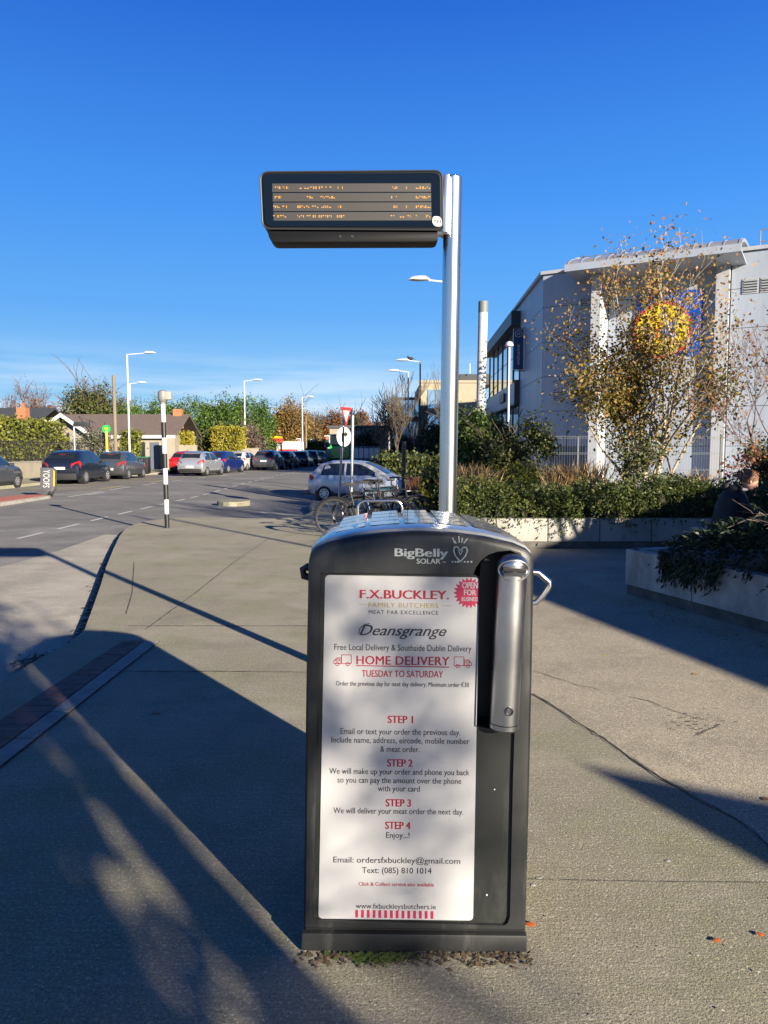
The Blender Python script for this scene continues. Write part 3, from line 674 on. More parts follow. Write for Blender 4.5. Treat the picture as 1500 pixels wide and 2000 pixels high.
# ------------------------------------------------------------------ far office building
ob = thing('office_building', 'beige stone and glass office block, partly shaded, far behind the display pole', 'building', (5, 75, 0))
def wbox(name, m, p, x0, x1, y0, y1, z0, z1, smooth=False, bevel=0):
    mb = MB(); mb.box(((x0 + x1) / 2, (y0 + y1) / 2, (z0 + z1) / 2), (abs(x1 - x0), abs(y1 - y0), z1 - z0)); return mb.build(name, m, p, smooth=smooth, bevel=bevel)
wbox('wall', M['beige'], ob, 3.55, 9.3, 75, 88, 0, 8.15)
wbox('shaded_wing', M['slate'], ob, 0.75, 3.53, 77, 95, 0, 6.9)  # dark slate colour carries the shade on this wing
wbox('parapet', M['beige'], ob, 3.4, 9.4, 74.9, 75.3, 8.152, 8.4)
wbox('penthouse', M['dark_metal'], ob, 7.6, 11, 77, 86, 8.153, 9.2); wbox('mast', M['white'], ob, 8.55, 8.62, 76.5, 76.6, 9.2, 10.2)
for r_ in range(3):
    for x0, x1 in ((4.3, 5.0), (5.05, 5.75), (5.8, 6.5)):
        wbox('window', M['glass_blue'], ob, x0, x1, 74.93, 75.0, .8 + 2.45 * r_, 2.6 + 2.45 * r_)
for r_ in range(3):
    for k in range(4): wbox('window', M['glass_blue'], ob, .85 + .68 * k, 1.47 + .68 * k, 76.93, 77.0, .6 + 2.15 * r_, 2.3 + 2.15 * r_)
for k in range(8): wbox('rail_post', M['galv'], ob, 1.0 + .3 * k, 1.03 + .3 * k, 77.1, 77.13, 6.9, 7.5)
fb2 = thing('low_shop', 'long low cream flat roofed shop behind the dark railings in the distance', 'building', (-3, 100, 0))
wbox('wall', M['render'], fb2, -7.0, .6, 98, 106, 0, 4.4); wbox('roof', M['slate'], fb2, -7.2, .8, 97.8, 106.2, 4.4, 4.75)
for k in range(4): wbox('window', M['glass_dark'], fb2, -6.6 + 1.75 * k, -5.9 + 1.75 * k, 97.93, 98.0, .9, 2.6)
wbox('sign_board', M['red'], fb2, -4.6, -3.4, 97.85, 97.92, 2.2, 3.2)

# ------------------------------------------------------------------ bungalow, far houses
def gable_roof(mb, x0, x1, y0, y1, ze, zr, axis='x', t=.14, over=.3):
    if axis == 'x':
        ym = (y0 + y1) / 2
        for a, b in (((y0 - over), ym), ((y1 + over), ym)):
            za = ze - over * (zr - ze) / (abs(ym - y0))
            mb.prism([(x0 - over, a, za), (x0 - over, b, zr), (x0 - over, b, zr + t), (x0 - over, a, za + t)], (x1 - x0 + 2 * over, 0, 0))
    else:
        xm = (x0 + x1) / 2
        for a, b in (((x0 - over), xm), ((x1 + over), xm)):
            za = ze - over * (zr - ze) / (abs(xm - x0))
            mb.prism([(a, y0 - over, za), (b, y0 - over, zr), (b, y0 - over, zr + t), (a, y0 - over, za + t)], (0, y1 - y0 + 2 * over, 0))
bg_ = thing('bungalow', 'cream bungalow with brown tiled roof and white gable trim behind the left hedge', 'house', (-21, 62, 0))
mb = MB(); mb.box((-21.3, 64, 1.4), (9.2, 7.6, 2.8)); mb.prism([(-26.1, 57.2, 2.7), (-21.9, 57.2, 2.7), (-24.0, 57.2, 4.1)], (0, 6, 0)); mb.box((-24, 58.8, 1.35), (4.2, 3.2, 2.7)); mb.build('wall', M['render'], bg_, smooth=False)
mb = MB(); gable_roof(mb, -26, -16.6, 60.2, 67.8, 2.8, 4.45, 'x'); gable_roof(mb, -26.1, -21.9, 57.1, 63, 2.7, 4.15, 'y', over=.45); mb.build('roof', M['tile'], bg_, smooth=False)
for s_ in (-1, 1):
    mb = MB(); xm = -24.0; xa = xm + s_ * 2.55; za = 2.7 - .45 * 1.45 / 2.1
    mb.prism([(xa, 56.6, za - .12), (xm, 56.6, 4.02), (xm, 56.6, 4.33), (xa, 56.6, za + .2)], (0, -.05, 0)); mb.build('gable_trim', M['white'], bg_, smooth=False)
mb = MB(); mb.box((-19.2, 59.83, 2.62), (5.6, .06, .24)); mb.build('fascia', M['white'], bg_, smooth=False)
wbox('chimney', M['brick'], bg_, -17.6, -16.9, 63.6, 64.3, 3.4, 5.0)
for x0, x1 in ((-19.7, -18.9), (-17.3, -16.9)): wbox('window', M['glass_dark'], bg_, x0, x1, 60.13, 60.2, .9, 2.2)
wbox('door', M['door_dark'], bg_, -18.5, -17.8, 60.13, 60.2, .05, 2.2)
h2 = thing('house', 'slate roofed house with orange brick chimney at the far left', 'house', (-34, 66, 0))
wbox('wall', M['render'], h2, -42, -29.6, 64, 72, 0, 3.6)
mb = MB(); gable_roof(mb, -42, -29.6, 64, 72, 3.6, 5.2, 'x'); mb.build('roof', M['slate'], h2, smooth=False)
c_ = wbox('chimney', M['brick'], h2, -30.4, -29.65, 63.1, 63.9, 0, 5.1)
wbox('chimney_pot', M['brick'], c_, -30.15, -29.9, 63.4, 63.6, 5.1, 5.45)
ps = thing('petrol_station', 'small white petrol station shop with red and yellow canopy behind the queue of cars', 'building', (-14, 96, 0))
wbox('wall', M['white'], ps, -15.2, -10.6, 97, 101, 0, 2.7); wbox('canopy', M['red'], ps, -15.6, -12.8, 93, 97, 2.55, 3.05); wbox('canopy_stripe', M['yellow'], ps, -15.5, -12.9, 93.1, 97, 3.05, 3.3)
wbox('canopy_column', M['white'], ps, -13.2, -13.0, 93.6, 93.8, 0, 2.55); wbox('canopy_column', M['white'], ps, -15.3, -15.1, 93.6, 93.8, 0, 2.55); wbox('window', M['red'], ps, -14.9, -11, 96.93, 97, 1.0, 1.7)
# distant houses seen through the trees
for i, (px, w, y_, hh, lab) in enumerate(((640, 9, 170, 5.5, 'white distant house left of the yield sign, among bare trees'), (712, 12, 150, 7.2, 'pale distant house roof behind the tall bare trees'), (500, 8, 120, 5.6, 'hipped roof house end showing beside the golden willow'))):
    X = sx(px, y_); hs_ = thing('distant_house', lab, 'house', (X, y_, 0)); wbox('wall', M['render'], hs_, X - w / 2, X + w / 2, y_, y_ + 8, 0, hh * .62)
    mb = MB(); gable_roof(mb, X - w / 2, X + w / 2, y_, y_ + 8, hh * .62, hh); mb.build('roof', M['tile'], hs_, smooth=False)
    for k in (-1, 1): wbox('window', M['glass_dark'], hs_, X + k * w * .25 - .5, X + k * w * .25 + .5, y_ - .06, y_, 1, 2.4)

# garden walls and railings on the left
gw = thing('garden_wall', 'low cream rendered garden wall under the hedge behind the parked cars', 'wall', (-18.8, 30, .1))
mb = MB(); mb.box((-18.95, 38, .5), (.22, 26, .85)); mb.build('wall', M['render'], gw, smooth=False, bevel=.02)
mb = MB(); mb.box((-18.95, 38, .95), (.28, 26.1, .06)); mb.build('coping', M['grey_slab'], gw, smooth=False)
rl = thing('railing', 'black iron railing standing on the low garden wall in front of the hedge', 'fence', (-18.95, 30, .98))
mb = MB()
for k in range(170): mb.cyl((-18.95, 25.2 + .15 * k, .98), (-18.95, 25.2 + .15 * k, 2.08), .011, n=4, caps=False)
mb.build('bar', M['black'], rl, kind='stuff')
for z in (1.1, 2.0):
    mb = MB(); mb.cyl((-18.95, 25, z), (-18.95, 51, z), .02, n=5); mb.build('rail', M['black'], rl)
for i, (px0, px1, y_, z1, lab) in enumerate(((341, 384, 62, 2.0, 'cream boundary wall beside the bungalow, behind the red car'), (412, 505, 66, 1.75, 'low pinkish boundary wall below the golden hedge'), (318, 342, 58.5, 2.5, 'tall cream wall next to the striped pole'))):
    a_, b_ = sx(px0, y_), sx(px1, y_); o_ = wbox('boundary_wall', M['render'], None, a_, b_, y_, y_ + .25, 0, z1); tag(o_, lab, 'wall')
# ------------------------------------------------------------------ the solar compacting bin
BY = 2.235; TH = math.radians(1.05); B0 = at(808, 1857, BY)
def bl(px, py, y=0.0):
    p = at(px, py, BY + y); x = p.x - B0.x; z = p.z
    return Vector((x * math.cos(TH) - z * math.sin(TH), y, x * math.sin(TH) + z * math.cos(TH)))
M['bin'] = mat('charcoal moulded plastic', (0.015, 0.0165, 0.018), 0.45, col2=(0.028, 0.030, 0.031), vscale=3.5, bump=0.06, bscale=300, detail=8, rvar=0.12)
M['bin_door'] = mat('charcoal door panel', (0.018, 0.020, 0.020), 0.38, col2=(0.027, 0.030, 0.029), vscale=2, detail=8)
M['poster'] = mat('poster print paper behind clear sheet', (0.52, 0.52, 0.525), 0.35, var=0.03, vscale=2.0, coat=0.25)
M['p_red'] = mat('poster crimson ink', (0.40, 0.012, 0.045), 0.5); M['p_dark'] = mat('poster charcoal ink', (0.035, 0.035, 0.045), 0.5)
M['p_gold'] = mat('poster gold ink', (0.44, 0.33, 0.12), 0.5); M['print_white'] = mat('pale print', (0.62, 0.66, 0.64), 0.5, col2=(0.30, 0.34, 0.33), vscale=60)
M['p_pink'] = mat('poster pink red ink', (0.48, 0.02, 0.08), 0.5)
M['lid'] = mat('scuffed clear lid over solar cells', (0.26, 0.27, 0.27), 0.2, col2=(0.40, 0.41, 0.40), vscale=9, coat=0.6, rvar=0.08, spec=0.8, detail=9)
M['cell'] = mat('solar cell', (0.10, 0.14, 0.18), 0.3)
add_scuff(M['bin'], 9, (1, 1, .22), .55, .74, (.085, .085, .078), .55); add_scuff(M['bin'], 70, (1, 1, .5), .66, .74, (.16, .16, .15), .6)
add_scuff(M['bin_door'], 6, (1, 1, .3), .54, .76, (.075, .08, .07), .5); add_scuff(M['bin_door'], 80, (1, 1, .6), .68, .75, (.16, .16, .15), .6); add_scuff(M['poster'], 3, (1, 1, .6), .5, .8, (.27, .265, .25), .45)
M['brushed'] = mat('brushed stainless steel', (0.56, 0.56, 0.55), 0.27, 1.0, var=0.12, vscale=30, stretch=(1, 1, 0.05), rvar=0.07)
M['brushed_tube'] = mat('brushed aluminium tube', (0.50, 0.51, 0.52), 0.33, 1.0, var=0.14, vscale=5, rvar=0.1, detail=9)

bn = thing('compactor_bin', 'large charcoal solar compacting litter bin with white butcher poster and steel ashtray tube', 'litter bin', (B0.x, BY, 0)); 
def lp(pts, y=0.0): return [bl(a, b, y) for a, b in pts]
def rounded(pts, r, n=4):
    out = []; N = len(pts)
    for i in range(N):
        p = pts[i]; a = pts[i - 1]; b = pts[(i + 1) % N]; da = (a - p); db = (b - p); ra = min(r, da.length * .45); rb = min(r, db.length * .45)
        A = p + da.normalized() * ra; B = p + db.normalized() * rb
        for k in range(n + 1):
            t = k / n; out.append(A * (1 - t) ** 2 + p * 2 * t * (1 - t) + B * t * t)
    return out
arch = [(601, 1130), (602, 1096), (606, 1080), (616, 1070), (640, 1060), (690, 1048), (750, 1041), (820, 1038), (890, 1041), (950, 1049), (1005, 1062), (1030, 1073), (1040, 1084), (1044, 1100), (1044, 1130)]
outer = lp([(591, 1821), (594, 1600), (597, 1350)] + arch + [(1040, 1350), (1034, 1600), (1028, 1825)])
hole_px = [(627, 1119), (924, 1122), (930, 1108), (939, 1095), (953, 1084), (972, 1077), (1000, 1075), (1016, 1079), (1023, 1092), (1021, 1300), (1014, 1424), (1005, 1430), (1002, 1520), (996, 1790), (992, 1803), (984, 1808), (800, 1803), (622, 1798), (614, 1794), (611, 1784), (618, 1480), (623, 1200)]
hole = lp(hole_px)
DEP = 0.66
def shell(outer, hole, bev, dep):
    """front face with an opening, rounded outer edge, side walls running back"""
    bm = bmesh.new(); c = sum(outer, Vector()) / len(outer)
    def loop(pts): return [bm.verts.new(p) for p in pts]
    def inset(p, d): q = p - c; s = Vector((max(abs(q.x) - d, 0) / abs(q.x) if abs(q.x) > 1e-6 else 1, 1, (abs(q.z) - d) / abs(q.z) if abs(q.z) > d else 1)); return Vector((c.x + q.x * s.x, p.y, c.z + q.z * s.z))
    rings = []
    for k in range(4):
        a = (PI / 2) * k / 3; d = bev * (1 - math.sin(a)); yy = bev * (1 - math.cos(a))
        rings.append(loop([inset(p, d) + Vector((0, yy, 0)) for p in outer]))
    rings.append(loop([p + Vector((0, dep - bev, 0)) for p in outer])); rings.append(loop([inset(p, bev) + Vector((0, dep, 0)) for p in outer]))
    n = len(outer)
    for A, B in zip(rings[:-1], rings[1:]):
        for i in range(n): bm.faces.new((A[i], A[(i + 1) % n], B[(i + 1) % n], B[i]))
    bm.faces.new(rings[-1])
    h = loop(hole); m = len(h); h2 = loop([p + Vector((0, 0.016, 0)) for p in hole])
    for i in range(m): bm.faces.new((h[i], h[(i + 1) % m], h2[(i + 1) % m], h2[i]))
    es = [bm.edges.get((rings[0][i], rings[0][(i + 1) % n])) for i in range(n)] + [bm.edges.get((h[i], h[(i + 1) % m])) for i in range(m)]
    bmesh.ops.triangle_fill(bm, edges=es, use_beauty=True, use_dissolve=False)
    bmesh.ops.recalc_face_normals(bm, faces=bm.faces)
    return bm
bm = shell(outer, hole, 0.018, DEP); me = bpy.data.meshes.new('body'); bm.to_mesh(me); bm.free(); me.materials.append(M['bin']); smooth_by_angle(me, math.radians(30)); link('body', me, bn)
def bmb(mb, name, m, parent=bn, **k): return mb.build(name, m, parent, off=Vector((0, 0, 0)), **k)
# door panel (with a cut-out for the ashtray slot) and the deep slot, its shade put into the black colour
door_px = [(627, 1119), (924, 1122), (937, 1127), (929, 1418), (962, 1424), (1014, 1426), (1005, 1430), (1002, 1520), (996, 1790), (992, 1803), (984, 1808), (800, 1803), (622, 1798), (614, 1794), (611, 1784), (618, 1480), (623, 1200)]
mb = MB(); mb.prism(lp(door_px, .012), (0, .02, 0)); bmb(mb, 'door', M['bin_door'], smooth=False)
mb = MB(); slot_px = [(929, 1419), (937, 1126), (939, 1100), (953, 1086), (972, 1078), (1000, 1076), (1016, 1080), (1022, 1092), (1020, 1300), (1013, 1423)]
so_ = lp(slot_px, 0.002); n = len(so_)
mb.add(so_ + [p + Vector((0, .09, 0)) for p in so_], [(i, (i + 1) % n, n + (i + 1) % n, n + i) for i in range(n)] + [tuple(range(n, 2 * n))]); bmb(mb, 'ashtray_recess', M['black'], smooth=False)
mb = MB(); mb.prism([bl(589, 1823, -.006), bl(1030, 1828, -.006), bl(1029, 1861, -.006), bl(588, 1858, -.006)], (0, DEP + .02, 0)); bmb(mb, 'plinth', M['bin'], bevel=.006)
mb = MB()   # moulded line above the plinth
mb.prism([bl(598, 1812, -.001), bl(1024, 1816, -.001), bl(1024, 1818, -.001), bl(598, 1814, -.001)], (0, .004, 0)); bmb(mb, 'seam', M['black'], smooth=False)
# arched transparent lid with solar cells under it
top = lp([(606, 1078), (616, 1068), (640, 1058), (690, 1046), (750, 1039), (820, 1036), (890, 1039), (950, 1047), (1005, 1060), (1030, 1071), (1040, 1082)])
mb = MB(); n = len(top); rings = [(0.03, -.004), (0.036, .004), (.07, .010), (.3, .012), (.55, .010), (.655, .002), (.66, -.02)]
vs = []
for k, (y_, dz) in enumerate(rings):
    s_ = 1.0 - (0.035 * clamp((y_ - .05) / .6)); vs += [Vector((p.x * s_, y_, p.z + dz)) for p in top]
mb.add(vs, [(r * n + i, r * n + i + 1, (r + 1) * n + i + 1, (r + 1) * n + i) for r in range(len(rings) - 1) for i in range(n - 1)]); lid = bmb(mb, 'lid', M['lid'])
mb = MB()
for i in range(5):
    for j in range(4):
        a = 2 + i * 1.35; x0 = top[2].x + (top[8].x - top[2].x) * (i + .08) / 5; x1 = top[2].x + (top[8].x - top[2].x) * (i + .92) / 5
        def zt(x):
            for q in range(n - 1):
                if top[q].x <= x <= top[q + 1].x: return top[q].z + (top[q + 1].z - top[q].z) * (x - top[q].x) / (top[q + 1].x - top[q].x) + .0135
        y0 = .12 + .13 * j; y1 = y0 + .115
        mb.add([(x0 * .98, y0, zt(x0)), (x1 * .98, y0, zt(x1)), (x1 * .98, y1, zt(x1)), (x0 * .98, y1, zt(x0))], [(0, 1, 2, 3)])
bmb(mb, 'solar_cells', M['lid'], lid, smooth=False, kind='stuff')
# poster
pp = rounded(lp([(635, 1123), (936, 1128), (924, 1798), (622, 1794)], .0085), .014)
mb = MB(); mb.prism(pp, (0, .003, 0)); poster = bmb(mb, 'poster', M['poster'], smooth=False)
def rowdir(): a = bl(640, 1300); b = bl(920, 1303.5); return (b - a).normalized()
UXv = rowdir(); UZv = Vector((-UXv.z, 0, UXv.x))
def ptext(s, cx, cy, w, cap, m, bold=0.0, shear=0, sp=1.0, y=.0078, parent=poster, name='lettering'):
    a = bl(cx - w / 2, cy, y); b = bl(cx + w / 2, cy, y); c = bl(cx, cy, y); c1 = bl(cx, cy - cap, y)
    V, Fc = text_mesh(s, bold, shear, sp); x0, x1 = V[:, 0].min(), V[:, 0].max(); W = (b - a).length; kx = W / (x1 - x0); kz = (c1 - c).length / .70
    mb = MB(); mb.add([c + UXv * (-W / 2 + (v[0] - x0) * kx) + UZv * (-(c1 - c).length / 2 + v[1] * kz) + Vector((0, -v[2], 0)) for v in V], Fc); return bmb(mb, name, m, parent, smooth=False)
def pquads(name, polys, m, parent=poster, y=.0078):
    mb = MB()
    for P in polys: mb.poly([bl(a, b, y) for a, b in P])
    return bmb(mb, name, m, parent, smooth=False)
def seg(a, b, w):
    a = Vector(a); b = Vector(b); d = (b - a).normalized(); s = Vector((-d.y, d.x)) * w / 2; return [tuple(a + s), tuple(b + s), tuple(b - s), tuple(a - s)]
D_, R_ = M['p_dark'], M['p_red']
ptext('F.X.BUCKLEY.', 790, 1161, 175, 17, R_, .03); ptext('FAMILY BUTCHERS', 788, 1182, 137, 9, M['p_gold'], .01, sp=1.1); ptext('MEAT PAR EXCELLENCE', 788, 1196, 136, 7.5, D_, sp=1.15)
pquads('ornament', [seg((700, 1180), (716, 1180.3), 1), seg((862, 1183), (880, 1183.3), 1)], M['p_gold'])
ptext('Deansgrange', 787, 1231, 171, 21, D_, .012, shear=.42)
pquads('flourish', [seg((700, 1238), (703, 1227), 1.6), seg((703, 1227), (712, 1220), 1.6), seg((712, 1220), (722, 1218), 1.4), seg((866, 1240), (872, 1233), 1.6)], D_)
ptext('Free Local Delivery & Southside Dublin Delivery', 787, 1265, 268, 12, D_, .006)
ptext('HOME DELIVERY', 787, 1290, 182, 17, R_, .02, sp=1.05); pquads('underline', [seg((696, 1300), (877, 1303), 1.8)], R_)
ptext('TUESDAY TO SATURDAY', 786, 1316, 159, 13, R_, .016); ptext('Order the previous day for next day delivery, Minimum order €30', 786, 1336, 260, 9, D_, .012)
for i, (cy, cx) in enumerate(((1405, 782), (1490, 781), (1568, 778), (1612, 777))): ptext('STEP %d' % (i + 1), cx, cy, 50, 14.5, R_, .035)
for s_, cx, cy, w in (('Email or text your order the previous day.', 782, 1429, 234), ('Include name, address, eircode, mobile number', 782, 1446, 270), ('& meat order.', 781, 1463, 77),
                      ('We will make up your order and phone you back', 780, 1507, 274), ('so you can pay the amount over the phone', 780, 1524, 242), ('with your card', 779, 1540, 82),
                      ('We will deliver your meat order the next day.', 778, 1584, 254), ('Enjoy...!', 777, 1631, 46)): ptext(s_, cx, cy, w, 11.5, D_, .008)
ptext('Email: ordersfxbuckley@gmail.com', 775, 1680, 248, 11.5, D_, .008); ptext('Text: (085) 810 1014', 775, 1700, 136, 11.5, D_, .008)
ptext('Click & Collect service also available', 774, 1727, 147, 7.5, R_, .012); ptext('www.fxbuckleysbutchers.ie', 773, 1770, 157, 10, D_, .006)
pquads('stripes', [[(694 + 11.3 * k, 1777 + .2 * k), (699.5 + 11.3 * k, 1777 + .2 * k), (699.5 + 11.3 * k, 1792 + .2 * k), (694 + 11.3 * k, 1792 + .2 * k)] for k in range(14)] , M['p_pink'])
def van(x, y, s):
    P = []
    def pl(pts, close=True):
        q = pts + ([pts[0]] if close else [])
        for a, b in zip(q[:-1], q[1:]): P.append(seg((x + s * a[0], y + a[1]), (x + s * b[0], y + b[1]), 1.3))
    pl([(-1, -11), (18, -11), (18, 6), (-1, 6)]); pl([(-2, -5), (-10, -5), (-16, 1), (-16, 6), (-2, 6)]); pl([(-9, -3), (-13, 1), (-5, 1), (-5, -3)])
    for cx in (-9, 11): pl([(cx + 3.4 * math.cos(q), 7 + 3.4 * math.sin(q)) for q in [2 * PI * k / 10 for k in range(10)]])
    pquads('van_icon', P, R_)
van(668, 1290, 1); van(905, 1294, -1)
# starburst, cut off at the poster's edge
cx, cy = 916, 1158; P = []
for k in range(44):
    q = 2 * PI * k / 44; r = 31 if k % 2 == 0 else 24; P.append((min(cx + r * math.cos(q), 935), cy + r * math.sin(q)))
pquads('starburst', [P], M['p_pink'], y=.0080)
for s_, y_, w, c_ in (('OPEN', 1143, 31, 12), ('FOR', 1157, 24, 11), ('BUSINESS', 1170, 33, 8)): ptext(s_, 918, y_, w, c_, M['poster'], .03, y=.0073)
# maker's mark on the hood
PW = M['print_white']
ptext('BigBelly', 823, 1079, 105, 16, PW, .03, y=-.0012, parent=bn); ptext('SOLAR', 837, 1096, 47, 10, PW, .02, y=-.0012, parent=bn); ptext('TM', 867, 1098, 7, 3, PW, .02, y=-.0012, parent=bn)
H_ = []
def stroke(pts, w):
    for a, b in zip(pts[:-1], pts[1:]): H_.append(seg(a, b, w))
stroke([(899, 1076), (894, 1068), (888, 1068), (886, 1075), (889, 1085), (899, 1097), (909, 1086), (913, 1076), (911, 1069), (905, 1069), (899, 1076)], 2.6); stroke([(895, 1074), (899, 1084), (904, 1075)], 1.6)
for a in ((884, 1050, 888, 1061), (896, 1047, 897, 1060), (913, 1052, 906, 1061), (903, 1050, 902, 1060), (888, 1056, 891, 1062)): stroke([(a[0], a[1]), (a[2], a[3])], 2.2)
for a in (882, 888, 893, 906, 912, 919): stroke([(a, 1097), (a + 3.4, 1097.6)], 3)
pquads('emblem', H_, PW, parent=bn, y=-.0012)
mb = MB(); mb.cyl(bl(966, 1542, .0115), bl(966, 1542, .008), .0022, n=8); mb.cyl(bl(951, 1748, .0115), bl(951, 1748, .008), .003, n=8); bmb(mb, 'rivet', M['white'])
# ashtray tube
ta = bl(1001, 1100, -.012); tb_ = bl(985, 1409, -.012); R0 = .0445
mb = MB(); mb.tube([ta + Vector((0, 0, .0)), tb_], R0, 28, caps=False); tube_ = bmb(mb, 'ashtray', M['brushed_tube'])
ax = (ta - tb_).normalized()
mb = MB(); pts = []; rs = []
for k in range(7): q = (PI / 2) * k / 6; pts.append(ta + ax * (R0 * .62 * math.sin(q))); rs.append(max(.001, R0 * math.cos(q)))
mb.tube(pts, rs, 28); bmb(mb, 'cap', M['brushed_tube'], tube_)
mb = MB(); pts = [tb_ - ax * d for d in (.003, .016, .024, .027)]; mb.tube(pts, [R0 * 1.01, R0 * 1.01, R0 * .8, .005], 28); bmb(mb, 'end_cap', M['brushed_tube'], tube_)
mb = MB(); mb.tube([tb_ + ax * .0012, tb_ - ax * .003], R0 * .995, 28); bmb(mb, 'seam', M['black'], tube_)
oc = bl(999, 1109, 0); oc.y = ta.y - R0 + .003
mb = MB(); q_ = [2 * PI * k / 28 for k in range(28)]; mb.tube([oc + Vector((.043 * math.cos(a), .002 + .014 * math.cos(a) ** 2, .030 * math.sin(a))) for a in q_], .0048, 8, closed=True); bmb(mb, 'slot_bezel', M['brushed_tube'], tube_)
mb = MB(); mb.box(oc + Vector((0, .004, .002)), (.070, .016, .0115), 0, 0, 0, math.radians(2)); bmb(mb, 'slot', M['black'], tube_, bevel=.002, smooth=False)
mb = MB(); mb.box(oc + Vector((0.0, -.004, -.009)), (.066, .014, .008), 0, 0, math.radians(25), math.radians(2)); bmb(mb, 'slot_lip', M['brushed_tube'], tube_, bevel=.002)
lc = bl(988, 1377, 0); lc.y = tb_.y - R0 + .001
mb = MB(); mb.tube([lc + Vector((.011 * math.cos(a), -.002, .011 * math.sin(a))) for a in q_], .003, 6, closed=True); mb2 = MB(); mb2.cyl(lc + Vector((0, .004, 0)), lc + Vector((0, -.004, 0)), .007, n=12); lk = bmb(mb, 'lock', M['dark_metal'], tube_); bmb(mb2, 'lock_barrel', M['chrome'], tube_)
# side handle, left hopper knob
ra = bl(1044, 1116, .16); rb = bl(1042, 1180, .16)
mb = MB(); mb.tube([ra + Vector((-.03, 0, 0)), ra + Vector((.012, 0, -.004)), ra + Vector((.048, 0, -.034)), ra + Vector((.050, 0, -.046)), rb + Vector((.030, 0, .030)), rb + Vector((.008, 0, .006)), rb + Vector((-.03, 0, 0))], .010, 12); bmb(mb, 'handle', M['chrome'])
lk_ = bl(597, 1113, .1)
mb = MB(); mb.tube([lk_ + Vector((.03, 0, .0)), lk_ + Vector((.004, 0, .010)), lk_ + Vector((-.008, 0, .002)), lk_ + Vector((-.006, 0, -.018)), lk_ + Vector((.03, 0, -.028))], .012, 10); bmb(mb, 'hopper_handle', M['black'])
bn.rotation_euler = (0, TH, 0)

# ------------------------------------------------------------------ real time display on its pole
SY = 4.30
pt = at(885, 349, SY); pb = at(874, 1000, SY); k_ = (0 - pb.z) / (pt.z - pb.z); p0 = pb + (pt - pb) * k_
rt = thing('bus_stop_display', 'real time bus display with amber text on tall stainless steel pole behind the bin', 'bus display', (p0.x, SY, 0))
RP = 0.0505
mb = MB(); mb.tube([p0 - (pt - p0) * .01, pt], RP, 32, caps=False); mb.tube([pt, pt + Vector((0, 0, .006)), pt + Vector((0, 0, .010))], [RP, RP * .9, RP * .05], 32); mb.build('pole', M['brushed'], rt)
mb = MB(); mb.cyl(p0 + Vector((0, 0, .001)), p0 + Vector((0, 0, .018)), .12, n=24); mb.build('base_plate', M['brushed'], rt, bevel=.003)
M['screen_frame'] = mat('glossy blue black screen surround', (0.004, 0.007, 0.011), 0.12, spec=0.35)
M['led_off'] = mat('unlit dot matrix', (0.030, 0.028, 0.025), 0.5, var=0.12, vscale=160)
M['led_on'] = mat('amber dots', (0.25, 0.12, 0.02), 0.5, emit=(1.0, 0.42, 0.03), estr=0.22)
FY = SY - .09; M['housing'] = mat('black powder coat', (.006, .0065, .008), .5, spec=.15)
def s_(px, py, y=0): return at(px, py, FY) + Vector((0, y, 0))
def rr(c, r, n=5): return rounded(c, r, n)
P = rr([s_(508, 336), s_(864, 333), s_(865, 449), s_(513, 447)], .045)
mb = MB(); mb.prism(P, (0, .17, 0)); hs_ = mb.build('housing', M['housing'], rt, bevel=.007)
mb = MB(); mb.tube(P, .0042, 6, closed=True); mb.build('trim', M['dark_metal'], rt)
P = rr([s_(513, 341, -.004), s_(859, 338, -.004), s_(860, 444, -.004), s_(518, 442, -.004)], .035)
mb = MB(); mb.prism(P, (0, .003, 0)); mb.build('screen_surround', M['screen_frame'], rt, smooth=False)
for r_ in range(4):
    x0 = 532 + .9 * r_; x1 = 841.5 + .4 * r_; y0 = 358.5 + 18.6 * r_ - (0); y1 = y0 + 16.5
    mb = MB(); mb.prism([s_(x0, y0 + .8, -.0062), s_(x1, y0 + .3, -.0062), s_(x1, y1 + .3, -.0062), s_(x0, y1 + .8, -.0062)], (0, .002, 0)); row = mb.build('display_row', M['led_off'], rt, smooth=False)
    mb = MB(); rnd = random.Random(r_ * 3 + 1)
    segs = [(534, 556), (559, 563), (581, 648), (657, 661), (664, 673), (763, 776), (793, 796), (812, 841)]
    if r_ == 1: segs = [(537, 549), (583, 586), (595, 611), (616, 620), (626, 654), (764, 776), (793, 796), (812, 841)]
    if r_ == 3: segs = [(534, 563), (581, 648), (658, 674), (763, 776), (781, 802), (812, 841)]
    ym = (y0 + y1) / 2 + 1.0
    for a, b in segs:
        x = a
        while x < b:
            w = rnd.uniform(1.4, 3.6)
            for dy in (-1.6, 0.9):
                if rnd.random() < .55:
                    mb.poly([s_(x, ym + dy - 1.0, -.0066), s_(min(x + w, b), ym + dy - 1.0, -.0066), s_(min(x + w, b), ym + dy + 1.0, -.0066), s_(x, ym + dy + 1.0, -.0066)])
            x += w + rnd.uniform(.9, 2.4)
    mb.build('led_text', M['led_on'], row, smooth=False, kind='stuff')
P = rr([s_(845, 423, -.0064), s_(858, 423, -.0064), s_(863, 430, -.0064), s_(863, 443, -.0064), s_(850, 443, -.0064), s_(844, 436, -.0064)], .014, 3)
mb = MB(); mb.prism(P, (0, .002, 0)); bd_ = mb.build('badge', M['white'], rt, smooth=False)
text_on('lettering', 'TFI', s_(853.5, 433.5, -.0072), (1, 0, 0), (0, 0, 1), 0, 0, .042, .017, M['p_dark'], bd_, bold=.02)
P = rr([s_(522, 450, .012), s_(858, 452, .012), s_(856, 466, .012), s_(850, 471, .012), s_(532, 472, .012), s_(524, 462, .012)], .02, 3)
mb = MB(); mb.prism(P, (0, .13, 0)); mb.build('lower_housing', M['housing'], rt, bevel=.005)
